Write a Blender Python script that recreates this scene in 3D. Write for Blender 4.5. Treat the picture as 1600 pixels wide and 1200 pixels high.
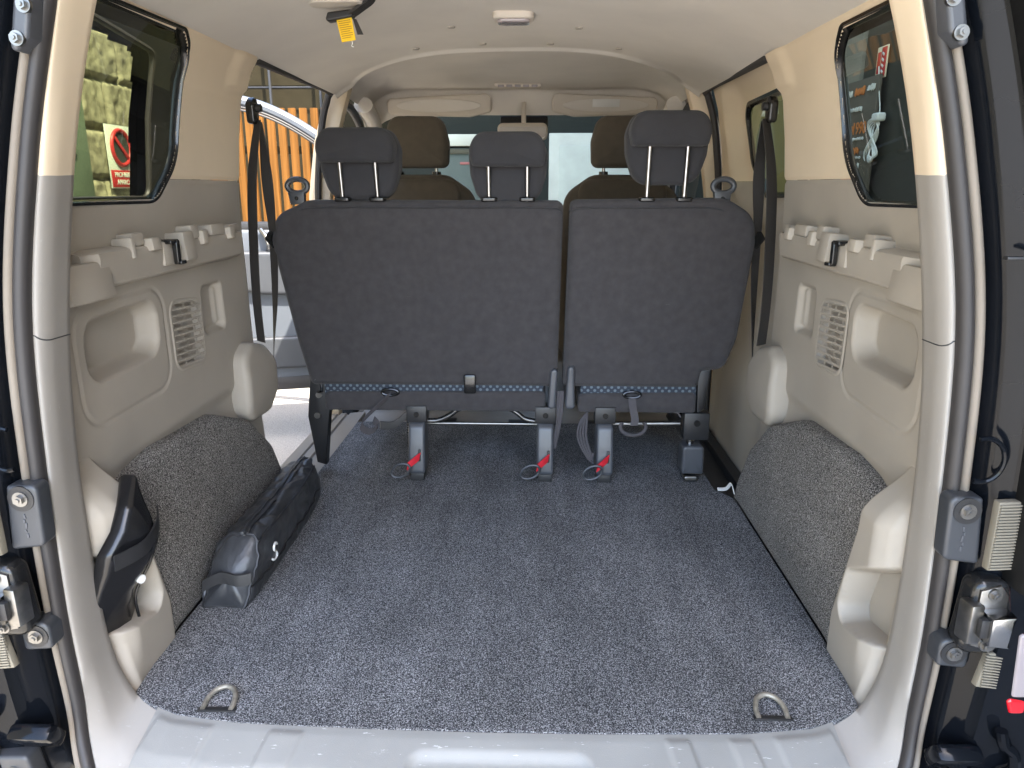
import bpy, bmesh, math, random
import numpy as np
from mathutils import Vector, Matrix
random.seed(4)
for o in list(bpy.data.objects): bpy.data.objects.remove(o)
S = bpy.context.scene
COL = S.collection
R = math.radians
# ------------------------------------------------------------------ camera
cam = bpy.data.objects.new('camera', bpy.data.cameras.new('camera')); COL.objects.link(cam)
cam.location = (.073, -1.11, .93); cam.rotation_euler = (R(90-15.2), 0, R(1.75))
cam.data.sensor_width = 36; cam.data.lens = 1142/1600*36
cam.data.clip_start = .02; cam.data.clip_end = 400
S.camera = cam
# ------------------------------------------------------------------ sky and sun
SUN_EL, SUN_AZ = 55, 40            # azimuth: to the right of straight behind the camera
w = bpy.data.worlds.new('World'); S.world = w; w.use_nodes = True
nt = w.node_tree
sky = nt.nodes.new('ShaderNodeTexSky'); sky.sky_type = 'NISHITA'; sky.sun_disc = False
sky.sun_elevation = R(SUN_EL); sky.sun_rotation = R(180-SUN_AZ)
sky.altitude = 100; sky.air_density = 1.0; sky.dust_density = 2.0; sky.ozone_density = .8
bg = nt.nodes['Background']; bg.inputs['Strength'].default_value = .15
nt.links.new(sky.outputs[0], bg.inputs['Color'])
sd = Vector((math.sin(R(SUN_AZ))*math.cos(R(SUN_EL)), -math.cos(R(SUN_AZ))*math.cos(R(SUN_EL)), math.sin(R(SUN_EL))))
sl = bpy.data.lights.new('sun', 'SUN'); sl.energy = 2.4; sl.angle = R(.5); sl.color = (1, .93, .82)
so = bpy.data.objects.new('sun', sl); COL.objects.link(so); so.rotation_euler = sd.to_track_quat('Z', 'Y').to_euler()
S.view_settings.view_transform = 'Standard'; S.view_settings.look = 'None'
S.view_settings.exposure = 3.3; S.view_settings.gamma = 1; S.view_settings.use_curve_mapping = False
S.cycles.max_bounces = 14; S.cycles.diffuse_bounces = 8; S.cycles.glossy_bounces = 5
S.cycles.transparent_max_bounces = 16; S.cycles.transmission_bounces = 6
S.cycles.caustics_reflective = False; S.cycles.caustics_refractive = False
S.cycles.use_denoising = True
S.cycles.sample_clamp_indirect = 6

# ------------------------------------------------------------------ materials
MATS = {}
def mat(name, col, rough=.6, metal=0, bump=0, bscale=300, var=.08, vscale=6, spec=.5, coat=0, sheen=0, scratch=0):
    m = bpy.data.materials.new(name); m.use_nodes = True; MATS[name] = m
    n = m.node_tree; p = n.nodes['Principled BSDF']; L = n.links.new
    p.inputs['Roughness'].default_value = rough; p.inputs['Metallic'].default_value = metal
    p.inputs['Specular IOR Level'].default_value = spec; p.inputs['Coat Weight'].default_value = coat
    p.inputs['Coat Roughness'].default_value = .03
    p.inputs['Sheen Weight'].default_value = sheen; p.inputs['Sheen Roughness'].default_value = .5
    tc = n.nodes.new('ShaderNodeTexCoord')
    nz = n.nodes.new('ShaderNodeTexNoise'); nz.inputs['Scale'].default_value = vscale; nz.inputs['Detail'].default_value = 5
    L(tc.outputs['Object'], nz.inputs['Vector'])
    cr = n.nodes.new('ShaderNodeValToRGB')
    cr.color_ramp.elements[0].position = .3; cr.color_ramp.elements[1].position = .7
    cr.color_ramp.elements[0].color = (*[c*(1-var) for c in col], 1); cr.color_ramp.elements[1].color = (*[min(1, c*(1+var)) for c in col], 1)
    L(nz.outputs['Fac'], cr.inputs['Fac']); out = cr.outputs['Color']
    if scratch:
        sn = n.nodes.new('ShaderNodeTexNoise'); sn.inputs['Scale'].default_value = 30; sn.inputs['Detail'].default_value = 8; sn.inputs['Roughness'].default_value = .72
        sp = n.nodes.new('ShaderNodeMapping'); sp.inputs['Rotation'].default_value = (.3, .5, .7); sp.inputs['Scale'].default_value = (1, 5, 1.5); L(tc.outputs['Object'], sp.inputs[0]); L(sp.outputs[0], sn.inputs['Vector'])
        sr = n.nodes.new('ShaderNodeValToRGB'); sr.color_ramp.elements[0].position = .635; sr.color_ramp.elements[1].position = .68
        L(sn.outputs['Fac'], sr.inputs['Fac'])
        sm = n.nodes.new('ShaderNodeMath'); sm.operation = 'MULTIPLY'; sm.inputs[1].default_value = scratch; L(sr.outputs['Color'], sm.inputs[0])
        mx = n.nodes.new('ShaderNodeMix'); mx.data_type = 'RGBA'; mx.inputs[7].default_value = (.75, .75, .74, 1)
        L(sm.outputs[0], mx.inputs[0]); L(out, mx.inputs[6]); out = mx.outputs[2]
    L(out, p.inputs['Base Color'])
    rr = n.nodes.new('ShaderNodeMapRange'); rr.inputs['To Min'].default_value = max(.02, rough-.06); rr.inputs['To Max'].default_value = min(1, rough+.06)
    L(nz.outputs['Fac'], rr.inputs['Value']); L(rr.outputs[0], p.inputs['Roughness'])
    if bump:
        bn = n.nodes.new('ShaderNodeTexNoise'); bn.inputs['Scale'].default_value = bscale; bn.inputs['Detail'].default_value = 3
        L(tc.outputs['Object'], bn.inputs['Vector'])
        bp = n.nodes.new('ShaderNodeBump'); bp.inputs['Strength'].default_value = bump; bp.inputs['Distance'].default_value = .002
        L(bn.outputs['Fac'], bp.inputs['Height']); L(bp.outputs[0], p.inputs['Normal'])
    return m
def speckle(name, dark, mid, light, scale, bump=.8, mottled=.25):
    m = mat(name, mid, .95, bump=0, spec=.15); n = m.node_tree; L = n.links.new; p = n.nodes['Principled BSDF']
    tc = n.nodes.new('ShaderNodeTexCoord')
    a = n.nodes.new('ShaderNodeTexNoise'); a.inputs['Scale'].default_value = scale; a.inputs['Detail'].default_value = 2; a.inputs['Roughness'].default_value = .6
    L(tc.outputs['Object'], a.inputs['Vector'])
    cr = n.nodes.new('ShaderNodeValToRGB'); e = cr.color_ramp.elements
    e[0].position = .36; e[0].color = (*dark, 1); e[1].position = .68; e[1].color = (*light, 1)
    x = e.new(.5); x.color = (*mid, 1)
    L(a.outputs['Fac'], cr.inputs['Fac'])
    b = n.nodes.new('ShaderNodeTexNoise'); b.inputs['Scale'].default_value = 5; b.inputs['Detail'].default_value = 4; L(tc.outputs['Object'], b.inputs['Vector'])
    mr = n.nodes.new('ShaderNodeMapRange'); mr.inputs['From Min'].default_value = .3; mr.inputs['From Max'].default_value = .7
    mr.inputs['To Min'].default_value = 1-mottled; mr.inputs['To Max'].default_value = 1+mottled; L(b.outputs['Fac'], mr.inputs['Value'])
    mx = n.nodes.new('ShaderNodeVectorMath'); mx.operation = 'SCALE'; L(cr.outputs['Color'], mx.inputs[0]); L(mr.outputs[0], mx.inputs['Scale'])
    # worn lanes of the pile, running front to back, and a few pieces of lint
    mpp = n.nodes.new('ShaderNodeMapping'); mpp.inputs['Scale'].default_value = (9, .9, 2); L(tc.outputs['Object'], mpp.inputs[0])
    ln = n.nodes.new('ShaderNodeTexNoise'); ln.inputs['Scale'].default_value = 1.6; ln.inputs['Detail'].default_value = 3; L(mpp.outputs[0], ln.inputs['Vector'])
    lr = n.nodes.new('ShaderNodeMapRange'); lr.inputs['From Min'].default_value = .35; lr.inputs['From Max'].default_value = .65; lr.inputs['To Min'].default_value = .88; lr.inputs['To Max'].default_value = 1.12
    L(ln.outputs['Fac'], lr.inputs['Value'])
    m2 = n.nodes.new('ShaderNodeVectorMath'); m2.operation = 'SCALE'; L(mx.outputs[0], m2.inputs[0]); L(lr.outputs[0], m2.inputs['Scale'])
    L(m2.outputs[0], p.inputs['Base Color'])
    for l in list(p.inputs['Roughness'].links): n.links.remove(l)
    bp = n.nodes.new('ShaderNodeBump'); bp.inputs['Strength'].default_value = bump; bp.inputs['Distance'].default_value = .003
    L(a.outputs['Fac'], bp.inputs['Height']); L(bp.outputs[0], p.inputs['Normal'])
    return m
def glass(name, tint, refl=1.0):
    m = bpy.data.materials.new(name); m.use_nodes = True; n = m.node_tree; n.nodes.clear(); L = n.links.new; MATS[name] = m
    o = n.nodes.new('ShaderNodeOutputMaterial'); t = n.nodes.new('ShaderNodeBsdfTransparent'); t.inputs[0].default_value = (*tint, 1)
    g = n.nodes.new('ShaderNodeBsdfGlossy'); g.inputs['Roughness'].default_value = .015
    ge = n.nodes.new('ShaderNodeNewGeometry'); dt = n.nodes.new('ShaderNodeVectorMath'); dt.operation = 'DOT_PRODUCT'
    L(ge.outputs['Incoming'], dt.inputs[0]); L(ge.outputs['Normal'], dt.inputs[1])
    def M_(op, a, b=None):
        q = n.nodes.new('ShaderNodeMath'); q.operation = op; L(a, q.inputs[0])
        if b is not None: q.inputs[1].default_value = b
        return q.outputs[0]
    q = M_('ABSOLUTE', dt.outputs['Value']); q = M_('MULTIPLY', q, -1); q = M_('ADD', q, 1); q = M_('POWER', q, 5); q = M_('MULTIPLY', q, .92); q = M_('ADD', q, .08)
    mm = n.nodes.new('ShaderNodeMath'); mm.operation = 'MULTIPLY'; mm.inputs[1].default_value = refl; L(q, mm.inputs[0])
    x = n.nodes.new('ShaderNodeMixShader'); L(mm.outputs[0], x.inputs[0]); L(t.outputs[0], x.inputs[1]); L(g.outputs[0], x.inputs[2]); L(x.outputs[0], o.inputs[0])
    return m
cream = mat('cream_trim', (.76, .63, .46), .62, bump=.12, bscale=900, var=.03)
lowtrim = mat('grey_beige_trim', (.385, .345, .288), .58, bump=.15, bscale=900, var=.05)
pillart = mat('pillar_trim', (.31, .288, .258), .6, bump=.15, bscale=900, var=.04, scratch=.12)
sillm = mat('sill_plastic', (.250, .248, .235), .55, bump=.2, bscale=800, var=.07, scratch=.55)
headm = mat('headliner_fabric', (.70, .655, .59), .95, bump=.35, bscale=700, var=.04, spec=.1)
visorm = mat('visor_vinyl', (.62, .56, .48), .8, bump=.2, bscale=900, var=.02)
rubber = mat('seal_rubber', (.030, .027, .026), .55, var=.1)
flange = mat('seal_flange', (.19, .16, .125), .6, var=.1, bump=.3, bscale=200)
black_paint = mat('black_paint', (.004, .005, .007), .10, spec=.2, var=.1)
blackpl = mat('black_plastic', (.018, .018, .019), .45, bump=.2, bscale=600)
blackgl = mat('black_gloss_plastic', (.012, .012, .012), .2)
greypl = mat('dark_grey_plastic', (.040, .043, .048), .4, bump=.1, bscale=600)
latchpl = mat('latch_plastic', (.065, .069, .078), .35, bump=.1, bscale=700)
seatf = mat('seat_back_felt', (.050, .047, .049), .95, bump=.6, bscale=900, var=.12, vscale=40, spec=.15, sheen=.1)
seatk = mat('seat_knit', (.036, .035, .038), .85, bump=.5, bscale=1500, var=.08, vscale=30, spec=.2, sheen=.1)
seatb = mat('front_seat_knit', (.10, .084, .066), .85, bump=.5, bscale=1500, var=.08, vscale=30, spec=.2, sheen=.1)
chrome = mat('chrome', (.36, .36, .355), .2, metal=1, var=.03)
steel = mat('zinc_steel', (.24, .235, .225), .36, metal=1, var=.15, vscale=60)
darkst = mat('dark_steel_tube', (.10, .10, .10), .25, metal=.8)
wornst = mat('worn_ring_steel', (.30, .28, .235), .5, metal=.6, var=.3, vscale=90)
redw = mat('red_webbing', (.55, .012, .025), .7, bump=.4, bscale=900)
web = mat('belt_webbing', (.035, .032, .030), .7, bump=.5, bscale=1100, spec=.4)
webp = mat('grey_webbing', (.06, .055, .06), .8, bump=.5, bscale=1100)
yellow = mat('yellow_tag', (.85, .55, .01), .6)
white = mat('white_plastic', (.75, .75, .72), .5)
whitep = mat('white_paint', (.44, .46, .41), .5, spec=.1)
paled = mat('pale_door', (.42, .45, .40), .5, spec=.1)
nyl = mat('black_nylon', (.040, .042, .046), .36, bump=.8, bscale=45, var=.2, vscale=20)
vinyl = mat('black_vinyl', (.010, .010, .011), .24, bump=.5, bscale=22, var=.2)
carp = speckle('floor_carpet', (.014, .015, .018), (.088, .091, .098), (.44, .445, .455), 430, bump=.4, mottled=.16)
archc = speckle('arch_carpet', (.026, .025, .024), (.150, .142, .132), (.50, .48, .45), 400, mottled=.15)
metalfl = mat('bare_floor_metal', (.32, .30, .27), .5, metal=.3, var=.2)
scuff = mat('step_plastic', (.26, .235, .20), .5, scratch=.2, var=.08)
lens = mat('clear_lens', (.30, .26, .26), .12, coat=.5)
redl = mat('red_lens', (.55, .004, .012), .12, coat=1)
doorpl = mat('door_grey_plastic', (.075, .085, .10), .45, bump=.1, bscale=600)
tint_g = glass('green_tinted_glass', (.46, .48, .36), 1.0)
clear_g = glass('windscreen_glass', (.80, .82, .75), .5)
asph = mat('asphalt', (.40, .375, .335), .9, bump=.8, bscale=120, var=.35, vscale=160)
stone = mat('stone_wall', (.31, .285, .215), .9, spec=.1, bump=1, bscale=22, var=.5, vscale=14)
teal = mat('teal_wall', (.023, .0265, .024), .85, var=.06, spec=.05)
dgrey = mat('shaded_facade', (.022, .018, .010), .8, var=.15, spec=.05)  # the building's shade is put into this near-black base colour
woodm = mat('fence_wood', (.110, .047, .0105), .75, spec=.06, var=.35, vscale=3)
nw = woodm.node_tree
mp = nw.nodes.new('ShaderNodeMapping'); mp.inputs['Scale'].default_value = (9, 9, .35)
nw.links.new([x for x in nw.nodes if x.type == 'TEX_COORD'][0].outputs['Object'], mp.inputs[0])
nw.links.new(mp.outputs[0], [x for x in nw.nodes if x.type == 'TEX_NOISE'][0].inputs['Vector'])
signw = mat('sign_white', (.72, .76, .74), .4)
signr = mat('sign_red', (.50, .035, .04), .4)
signd = mat('sign_dark', (.05, .06, .06), .4)
cabm = mat('cabinet_paint', (.17, .22, .17), .45, var=.08)
yellowall = mat('yellow_wall', (.20, .165, .07), .9, spec=.1, var=.05)
pinkish = mat('brown_board', (.10, .085, .065), .7)
orange = mat('orange_lettering', (.60, .20, .05), .6)
# dotted band: dots on a dark blue cloth
dots = mat('dotted_cloth', (.03, .04, .06), .85); n = dots.node_tree
tc = n.nodes.new('ShaderNodeTexCoord'); mp = n.nodes.new('ShaderNodeMapping'); mp.inputs['Rotation'].default_value = (0, R(45), 0); mp.inputs['Scale'].default_value = (66, 0, 66)
n.links.new(tc.outputs['Object'], mp.inputs[0])
fr = n.nodes.new('ShaderNodeVectorMath'); fr.operation = 'FRACTION'; n.links.new(mp.outputs[0], fr.inputs[0])
ds = n.nodes.new('ShaderNodeVectorMath'); ds.operation = 'DISTANCE'; ds.inputs[1].default_value = (.5, 0, .5); n.links.new(fr.outputs[0], ds.inputs[0])
cr = n.nodes.new('ShaderNodeValToRGB'); cr.color_ramp.elements[0].position = .26; cr.color_ramp.elements[0].color = (.11, .135, .155, 1)
cr.color_ramp.elements[1].position = .34; cr.color_ramp.elements[1].color = (.022, .030, .045, 1)
n.links.new(ds.outputs['Value'], cr.inputs[0]); n.links.new(cr.outputs[0], n.nodes['Principled BSDF'].inputs['Base Color'])
# ribbed metal plates: fine ribs are modelled, this is the painted metal
ribm = mat('ribbed_pad', (.19, .17, .13), .5, var=.1)

# ------------------------------------------------------------------ helpers
def wloc(o):
    v = Vector((0, 0, 0))
    while o: v += o.location; o = o.parent
    return v
def link(name, me, m, parent=None, label=None, sharp=35, smooth=True):
    o = bpy.data.objects.new(name, me); COL.objects.link(o)
    if m and not me.materials: me.materials.append(m)
    if smooth:
        me.shade_smooth()
        if sharp: me.set_sharp_from_angle(angle=R(sharp))
    if parent: o.parent = parent; o.location = -wloc(parent)
    if label: o['label'] = label
    return o
def part(name, bm, m, parent=None, label=None, sharp=35, recalc=True):
    if recalc: bmesh.ops.recalc_face_normals(bm, faces=bm.faces)
    me = bpy.data.meshes.new(name); bm.to_mesh(me); bm.free()
    return link(name, me, m, parent, label, sharp)
def tag(o, label, cat, group=None, kind=None):
    o['label'] = label; o['category'] = cat
    if group: o['group'] = group
    if kind: o['kind'] = kind
    return o
def thing(name, loc, label, cat, group=None):
    o = bpy.data.objects.new(name, None); COL.objects.link(o); o.location = loc; o.empty_display_size = .1
    return tag(o, label, cat, group)
NB = bmesh.new
def box(bm, c, s, bev=0, rot=None, seg=2, taper=None):
    M = Matrix.Translation(c) @ (rot.to_4x4() if rot else Matrix()) @ Matrix.Diagonal((*s, 1))
    r = bmesh.ops.create_cube(bm, size=1, matrix=M); vs = r['verts']
    if bev:
        es = {e for v in vs for e in v.link_edges}
        bmesh.ops.bevel(bm, geom=list(es), offset=bev, segments=seg, affect='EDGES', profile=.5)
    return bm
def rotz(a): return Matrix.Rotation(R(a), 3, 'Z')
def rotx(a): return Matrix.Rotation(R(a), 3, 'X')
def roty(a): return Matrix.Rotation(R(a), 3, 'Y')
def catmull(pts, n=6, closed=False):
    P = [Vector(p) for p in pts]; out = []; N = len(P)
    rng = range(N) if closed else range(N-1)
    for i in rng:
        g = lambda k: P[k % N] if closed else P[max(0, min(N-1, k))]
        a, b, c, d = g(i-1), g(i), g(i+1), g(i+2)
        for k in range(n):
            t = k/n
            out.append(.5*((2*b)+(c-a)*t+(2*a-5*b+4*c-d)*t*t+(3*b-a-3*c+d)*t*t*t))
    if not closed: out.append(P[-1])
    return out
def tube(bm, pts, r, n=10, closed=False, sx=1, sy=1):
    P = [Vector(p) for p in pts]; N = len(P); rings = []; up = None
    rr = r if isinstance(r, (list, tuple)) else [r]*N
    for i, p in enumerate(P):
        t = (P[(i+1) % N]-P[i-1]) if closed else (P[min(i+1, N-1)]-P[max(i-1, 0)])
        t.normalize()
        if up is None:
            up = Vector((0, 0, 1)) if abs(t.z) < .9 else Vector((0, 1, 0))
        u = (up-t*up.dot(t)); u.normalize(); v = t.cross(u); up = u
        rings.append([bm.verts.new(p+u*math.cos(2*math.pi*k/n)*rr[i]*sx+v*math.sin(2*math.pi*k/n)*rr[i]*sy) for k in range(n)])
    for i in range(N if closed else N-1):
        a, b = rings[i], rings[(i+1) % N]
        for k in range(n): bm.faces.new((a[k], a[(k+1) % n], b[(k+1) % n], b[k]))
    if not closed: bm.faces.new(rings[0][::-1]); bm.faces.new(rings[-1])
    return bm
def cyl(bm, a, b, r, n=20, r2=None):
    return tube(bm, [a, b], [r, r if r2 is None else r2], n)
def loft(bm, rows, closed=False):
    V = [[bm.verts.new(p) for p in row] for row in rows]
    for i in range(len(V)-1):
        a, b = V[i], V[i+1]; m = len(a)
        for k in range(m if closed else m-1):
            bm.faces.new((a[k], a[(k+1) % m], b[(k+1) % m], b[k]))
    return V
def rpoly(corners, seg=8):
    """rounded polygon from (u, v, radius) corners"""
    out = []; N = len(corners)
    for i in range(N):
        p = Vector(corners[i][:2]); r = corners[i][2]
        a = (Vector(corners[i-1][:2])-p); b = (Vector(corners[(i+1) % N][:2])-p)
        la, lb = a.length, b.length; a.normalize(); b.normalize()
        if r <= 0: out.append(p); continue
        ang = a.angle(b); d = min(r/math.tan(ang/2), la*.49, lb*.49); rr = d*math.tan(ang/2)
        p0, p1 = p+a*d, p+b*d; c = p+(a+b).normalized()*(rr/math.sin(ang/2))
        v0, v1 = p0-c, p1-c; tot = v0.angle_signed(v1)
        for k in range(seg+1):
            t = -tot*k/seg
            out.append(c+Vector((v0.x*math.cos(t)-v0.y*math.sin(t), v0.x*math.sin(t)+v0.y*math.cos(t))))
    res = []
    for i, p in enumerate(out):       # subdivide long edges
        q = out[(i+1) % len(out)]; d = (q-p).length; k = max(1, int(d/.03))
        for j in range(k): res.append(p.lerp(q, j/k))
    return res
def inset(poly, d):
    N = len(poly); out = []
    area = sum(poly[i].x*poly[(i+1) % N].y-poly[(i+1) % N].x*poly[i].y for i in range(N))
    s = 1 if area > 0 else -1
    for i in range(N):
        t = poly[(i+1) % N]-poly[i-1]; t.normalize(); out.append(poly[i]+Vector((-t.y, t.x))*d*s)
    return out
def pillow(bm, outline, w0, w1, r, mapf, bulge0=0, bulge1=0, seg=5):
    """a cushion: outline in (u, v), rounded edges of radius r, from depth w0 to w1; mapf(u, v, w) gives the point"""
    rows = []
    def cap(w, sgn, bulge):
        ins = inset(outline, r); c = sum(ins, Vector((0, 0)))/len(ins)
        return [[(c+(p-c)*s, w+sgn*bulge*(1-s*s)) for p in ins] for s in (.03, .25, .5, .75, .92)]
    rows += cap(w0, -1 if w1 > w0 else 1, bulge0)
    sg = 1 if w1 > w0 else -1
    for k in range(seg+1):
        a = math.pi/2*k/seg; rows.append([(p, w0+sg*r*(1-math.cos(a))) for p in inset(outline, r*(1-math.sin(a)))])
    for k in range(seg+1):
        a = math.pi/2*(1-k/seg); rows.append([(p, w1-sg*r*(1-math.cos(a))) for p in inset(outline, r*(1-math.sin(a)))])
    rows += cap(w1, sg, bulge1)[::-1]
    V = loft(bm, [[mapf(p.x, p.y, ww) for p, ww in row] for row in rows], closed=True)
    bm.faces.new(V[0][::-1]); bm.faces.new(V[-1])
    return bm
def prism(bm, outline, w0, w1, mapf, bev=0):
    a = [bm.verts.new(mapf(p[0], p[1], w0)) for p in outline]; b = [bm.verts.new(mapf(p[0], p[1], w1)) for p in outline]
    fs = [bm.faces.new(a[::-1]), bm.faces.new(b)]
    for i in range(len(a)): fs.append(bm.faces.new((a[i], a[(i+1) % len(a)], b[(i+1) % len(a)], b[i])))
    if bev:
        es = set(fs[0].edges) | set(fs[1].edges)
        bmesh.ops.bevel(bm, geom=list(es), offset=bev, segments=2, affect='EDGES', profile=.5)
    return bm
def ribbon(bm, pts, wvec, th=.0015, n=8):
    """flat webbing of width vectors wvec (one, or one per control point)"""
    P = catmull(pts, n)
    W = [Vector(v) for v in wvec] if isinstance(wvec[0], (tuple, list, Vector)) else [Vector(wvec)]*len(pts)
    W = catmull(W, n); rows = []
    for i, p in enumerate(P):
        t = P[min(i+1, len(P)-1)]-P[max(0, i-1)]; nn = t.cross(W[i]); nn.normalize(); nn *= th/2
        h = W[i]/2
        rows.append([p-h+nn, p+nn*1.2, p+h+nn, p+h-nn, p-nn*1.2, p-h-nn])
    V = loft(bm, rows, closed=True); bm.faces.new(V[0][::-1]); bm.faces.new(V[-1])
    return bm
def grid(name, us, vs, f, m, parent, keep=None, label=None, sharp=0):
    U, V = np.meshgrid(us, vs, indexing='ij'); X, Y, Z = f(U, V)
    X, Y, Z = (np.broadcast_to(q, U.shape) for q in (X, Y, Z))
    nu, nv = U.shape; idx = np.arange(nu*nv).reshape(nu, nv)
    q = np.stack([idx[:-1, :-1], idx[1:, :-1], idx[1:, 1:], idx[:-1, 1:]], -1).reshape(-1, 4)
    if keep is not None:
        cu = (U[:-1, :-1]+U[1:, 1:])/2; cv = (V[:-1, :-1]+V[1:, 1:])/2; q = q[keep(cu, cv).reshape(-1)]
    me = bpy.data.meshes.new(name)
    me.from_pydata(np.stack([X, Y, Z], -1).reshape(-1, 3).tolist(), [], q.tolist()); me.update()
    bm = NB(); bm.from_mesh(me); bmesh.ops.delete(bm, geom=[v for v in bm.verts if not v.link_faces], context='VERTS'); bm.to_mesh(me); bm.free()
    return link(name, me, m, parent, label, sharp)
def sstep(a, b, x):
    t = np.clip((x-a)/(b-a), 0, 1); return t*t*(3-2*t)
def sd_rrect(y, z, cy, cz, hy, hz, r, sk=0):
    z = z-sk*(y-cy)
    qy = np.abs(y-cy)-hy+r; qz = np.abs(z-cz)-hz+r
    return np.hypot(np.maximum(qy, 0), np.maximum(qz, 0))+np.minimum(np.maximum(qy, qz), 0)-r
def sd_poly(y, z, poly):
    d = np.full(y.shape, 1e9); ins = np.zeros(y.shape, bool); N = len(poly)
    for i in range(N):
        ax, ay = poly[i][0], poly[i][1]; bx, by = poly[(i+1) % N][0], poly[(i+1) % N][1]
        ex, ey = bx-ax, by-ay; t = np.clip(((y-ax)*ex+(z-ay)*ey)/(ex*ex+ey*ey+1e-12), 0, 1)
        d = np.minimum(d, np.hypot(y-ax-t*ex, z-ay-t*ey))
        c = ((ay > z) != (by > z)); xx = ax+(z-ay)*ex/np.where(abs(ey) < 1e-9, 1e-9, ey)
        ins ^= c & (y < xx)
    return np.where(ins, -d, d)
def text(name, s, size, loc, rot, m, parent, ext=.001, align='CENTER'):
    c = bpy.data.curves.new(name, 'FONT'); c.body = s; c.size = size; c.extrude = ext; c.align_x = align; c.align_y = 'CENTER'; c.offset = size*.012
    t_ = bpy.data.objects.new(name, c); me = bpy.data.meshes.new_from_object(t_); bpy.data.objects.remove(t_); me.materials.clear(); me.materials.append(m)
    o = bpy.data.objects.new(name, me); COL.objects.link(o)
    o.rotation_euler = rot; o.parent = parent; o.location = Vector(loc)-wloc(parent)
    return o

# ------------------------------------------------------------------ ground
bm = NB(); bmesh.ops.create_grid(bm, x_segments=40, y_segments=40, size=120)
for v in bm.verts: v.co.z = -.53
g = part('ground', bm, asph); g['kind'] = 'structure'
bm = NB(); box(bm, (-.5, -11.7, -.516), (18, 20, .02), .004); pv = part('bounce_paving', bm, mat('pale_paving', (.52, .50, .46), .85, bump=.5, bscale=40, var=.12)); pv['kind'] = 'structure'  # unseen pale paving added behind the camera to bounce light into the van

# ------------------------------------------------------------------ the van: body lines
van = thing('van', (0, 1.5, -.53), 'black van seen through its open rear hatch, cream and grey trim inside', 'van')
ZS = [-.35, 0, .3, .8, .94, 1.05, 1.15, 1.22, 1.27, 1.4]; XS = [.74, .74, .76, .765, .76, .75, .735, .71, .68, .6]
AZ = [-.1, 0, .09, .25, .5, .72, .97, 1.19, 1.30]; AX = [.66, .673, .708, .714, .71, .688, .638, .571, .50]
def xw(y, z):
    b = np.interp(z, ZS, XS); a = np.interp(z, AZ, AX); t = sstep(.035, .115, y)
    return a+.016*sstep(.080, .05, y)+(b-a)*t+.045*sstep(.995, 1.04, y)**1.5
WIN = {-1: [(.12, .903, .02), (.525, .90, .09), (.628, .985, .12), (.655, 1.22, .05), (.60, 1.252, .04), (.12, 1.246, .02)],
       1: [(.12, .900, .02), (.49, .896, .10), (.600, .99, .14), (.624, 1.20, .09), (.54, 1.240, .06), (.12, 1.236, .02)]}
VENT = {-1: (.605, .586), 1: (.58, .592)}

def lower_relief(s):
    cy, cz = VENT[s]
    def f(y, z):
        r = np.zeros(y.shape)
        d = sd_rrect(y, z, .335, .626, .135, .060, .045, .02)
        r += .046*sstep(.004, -.013, d)
        d2 = sd_rrect(y, z, .335, .598, .170, .115, .06, .01)
        r += .0035*np.exp(-(d2/.0035)**2)
        d3 = sd_rrect(y, z, .757, .624, .062, .062, .02, -.02)
        r += .022*sstep(.004, -.012, d3)
        r -= .008*sstep(.004, -.008, sd_rrect(y, z, .805, .624, .012, .05, .01, -.02))
        r += .026*sstep(.0, -.006, sd_rrect(y, z, cy, cz, .074, .078, .03, -.06))
        r += .003*np.exp(-((z-.700)/.003)**2)*(y < .155)
        r += .010*sstep(.40, .36, z)*sstep(.15, .3, y)
        r -= .008*sstep(.36, .28, z)
        r += .004*sstep(.932, .942, z)
        r += .0012*np.sin(y*9+z*7)+.0008*np.sin(y*23-z*17)
        return r
    return f
def upper_relief(y, z):
    r = -.010*sstep(1.165, 1.185, z)*sstep(.86, .93, y)
    r = r+.004*sstep(.952, .944, z)+.004*sstep(1.256, 1.264, z)+.0012*np.sin(y*8+z*9)
    return r
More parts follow.
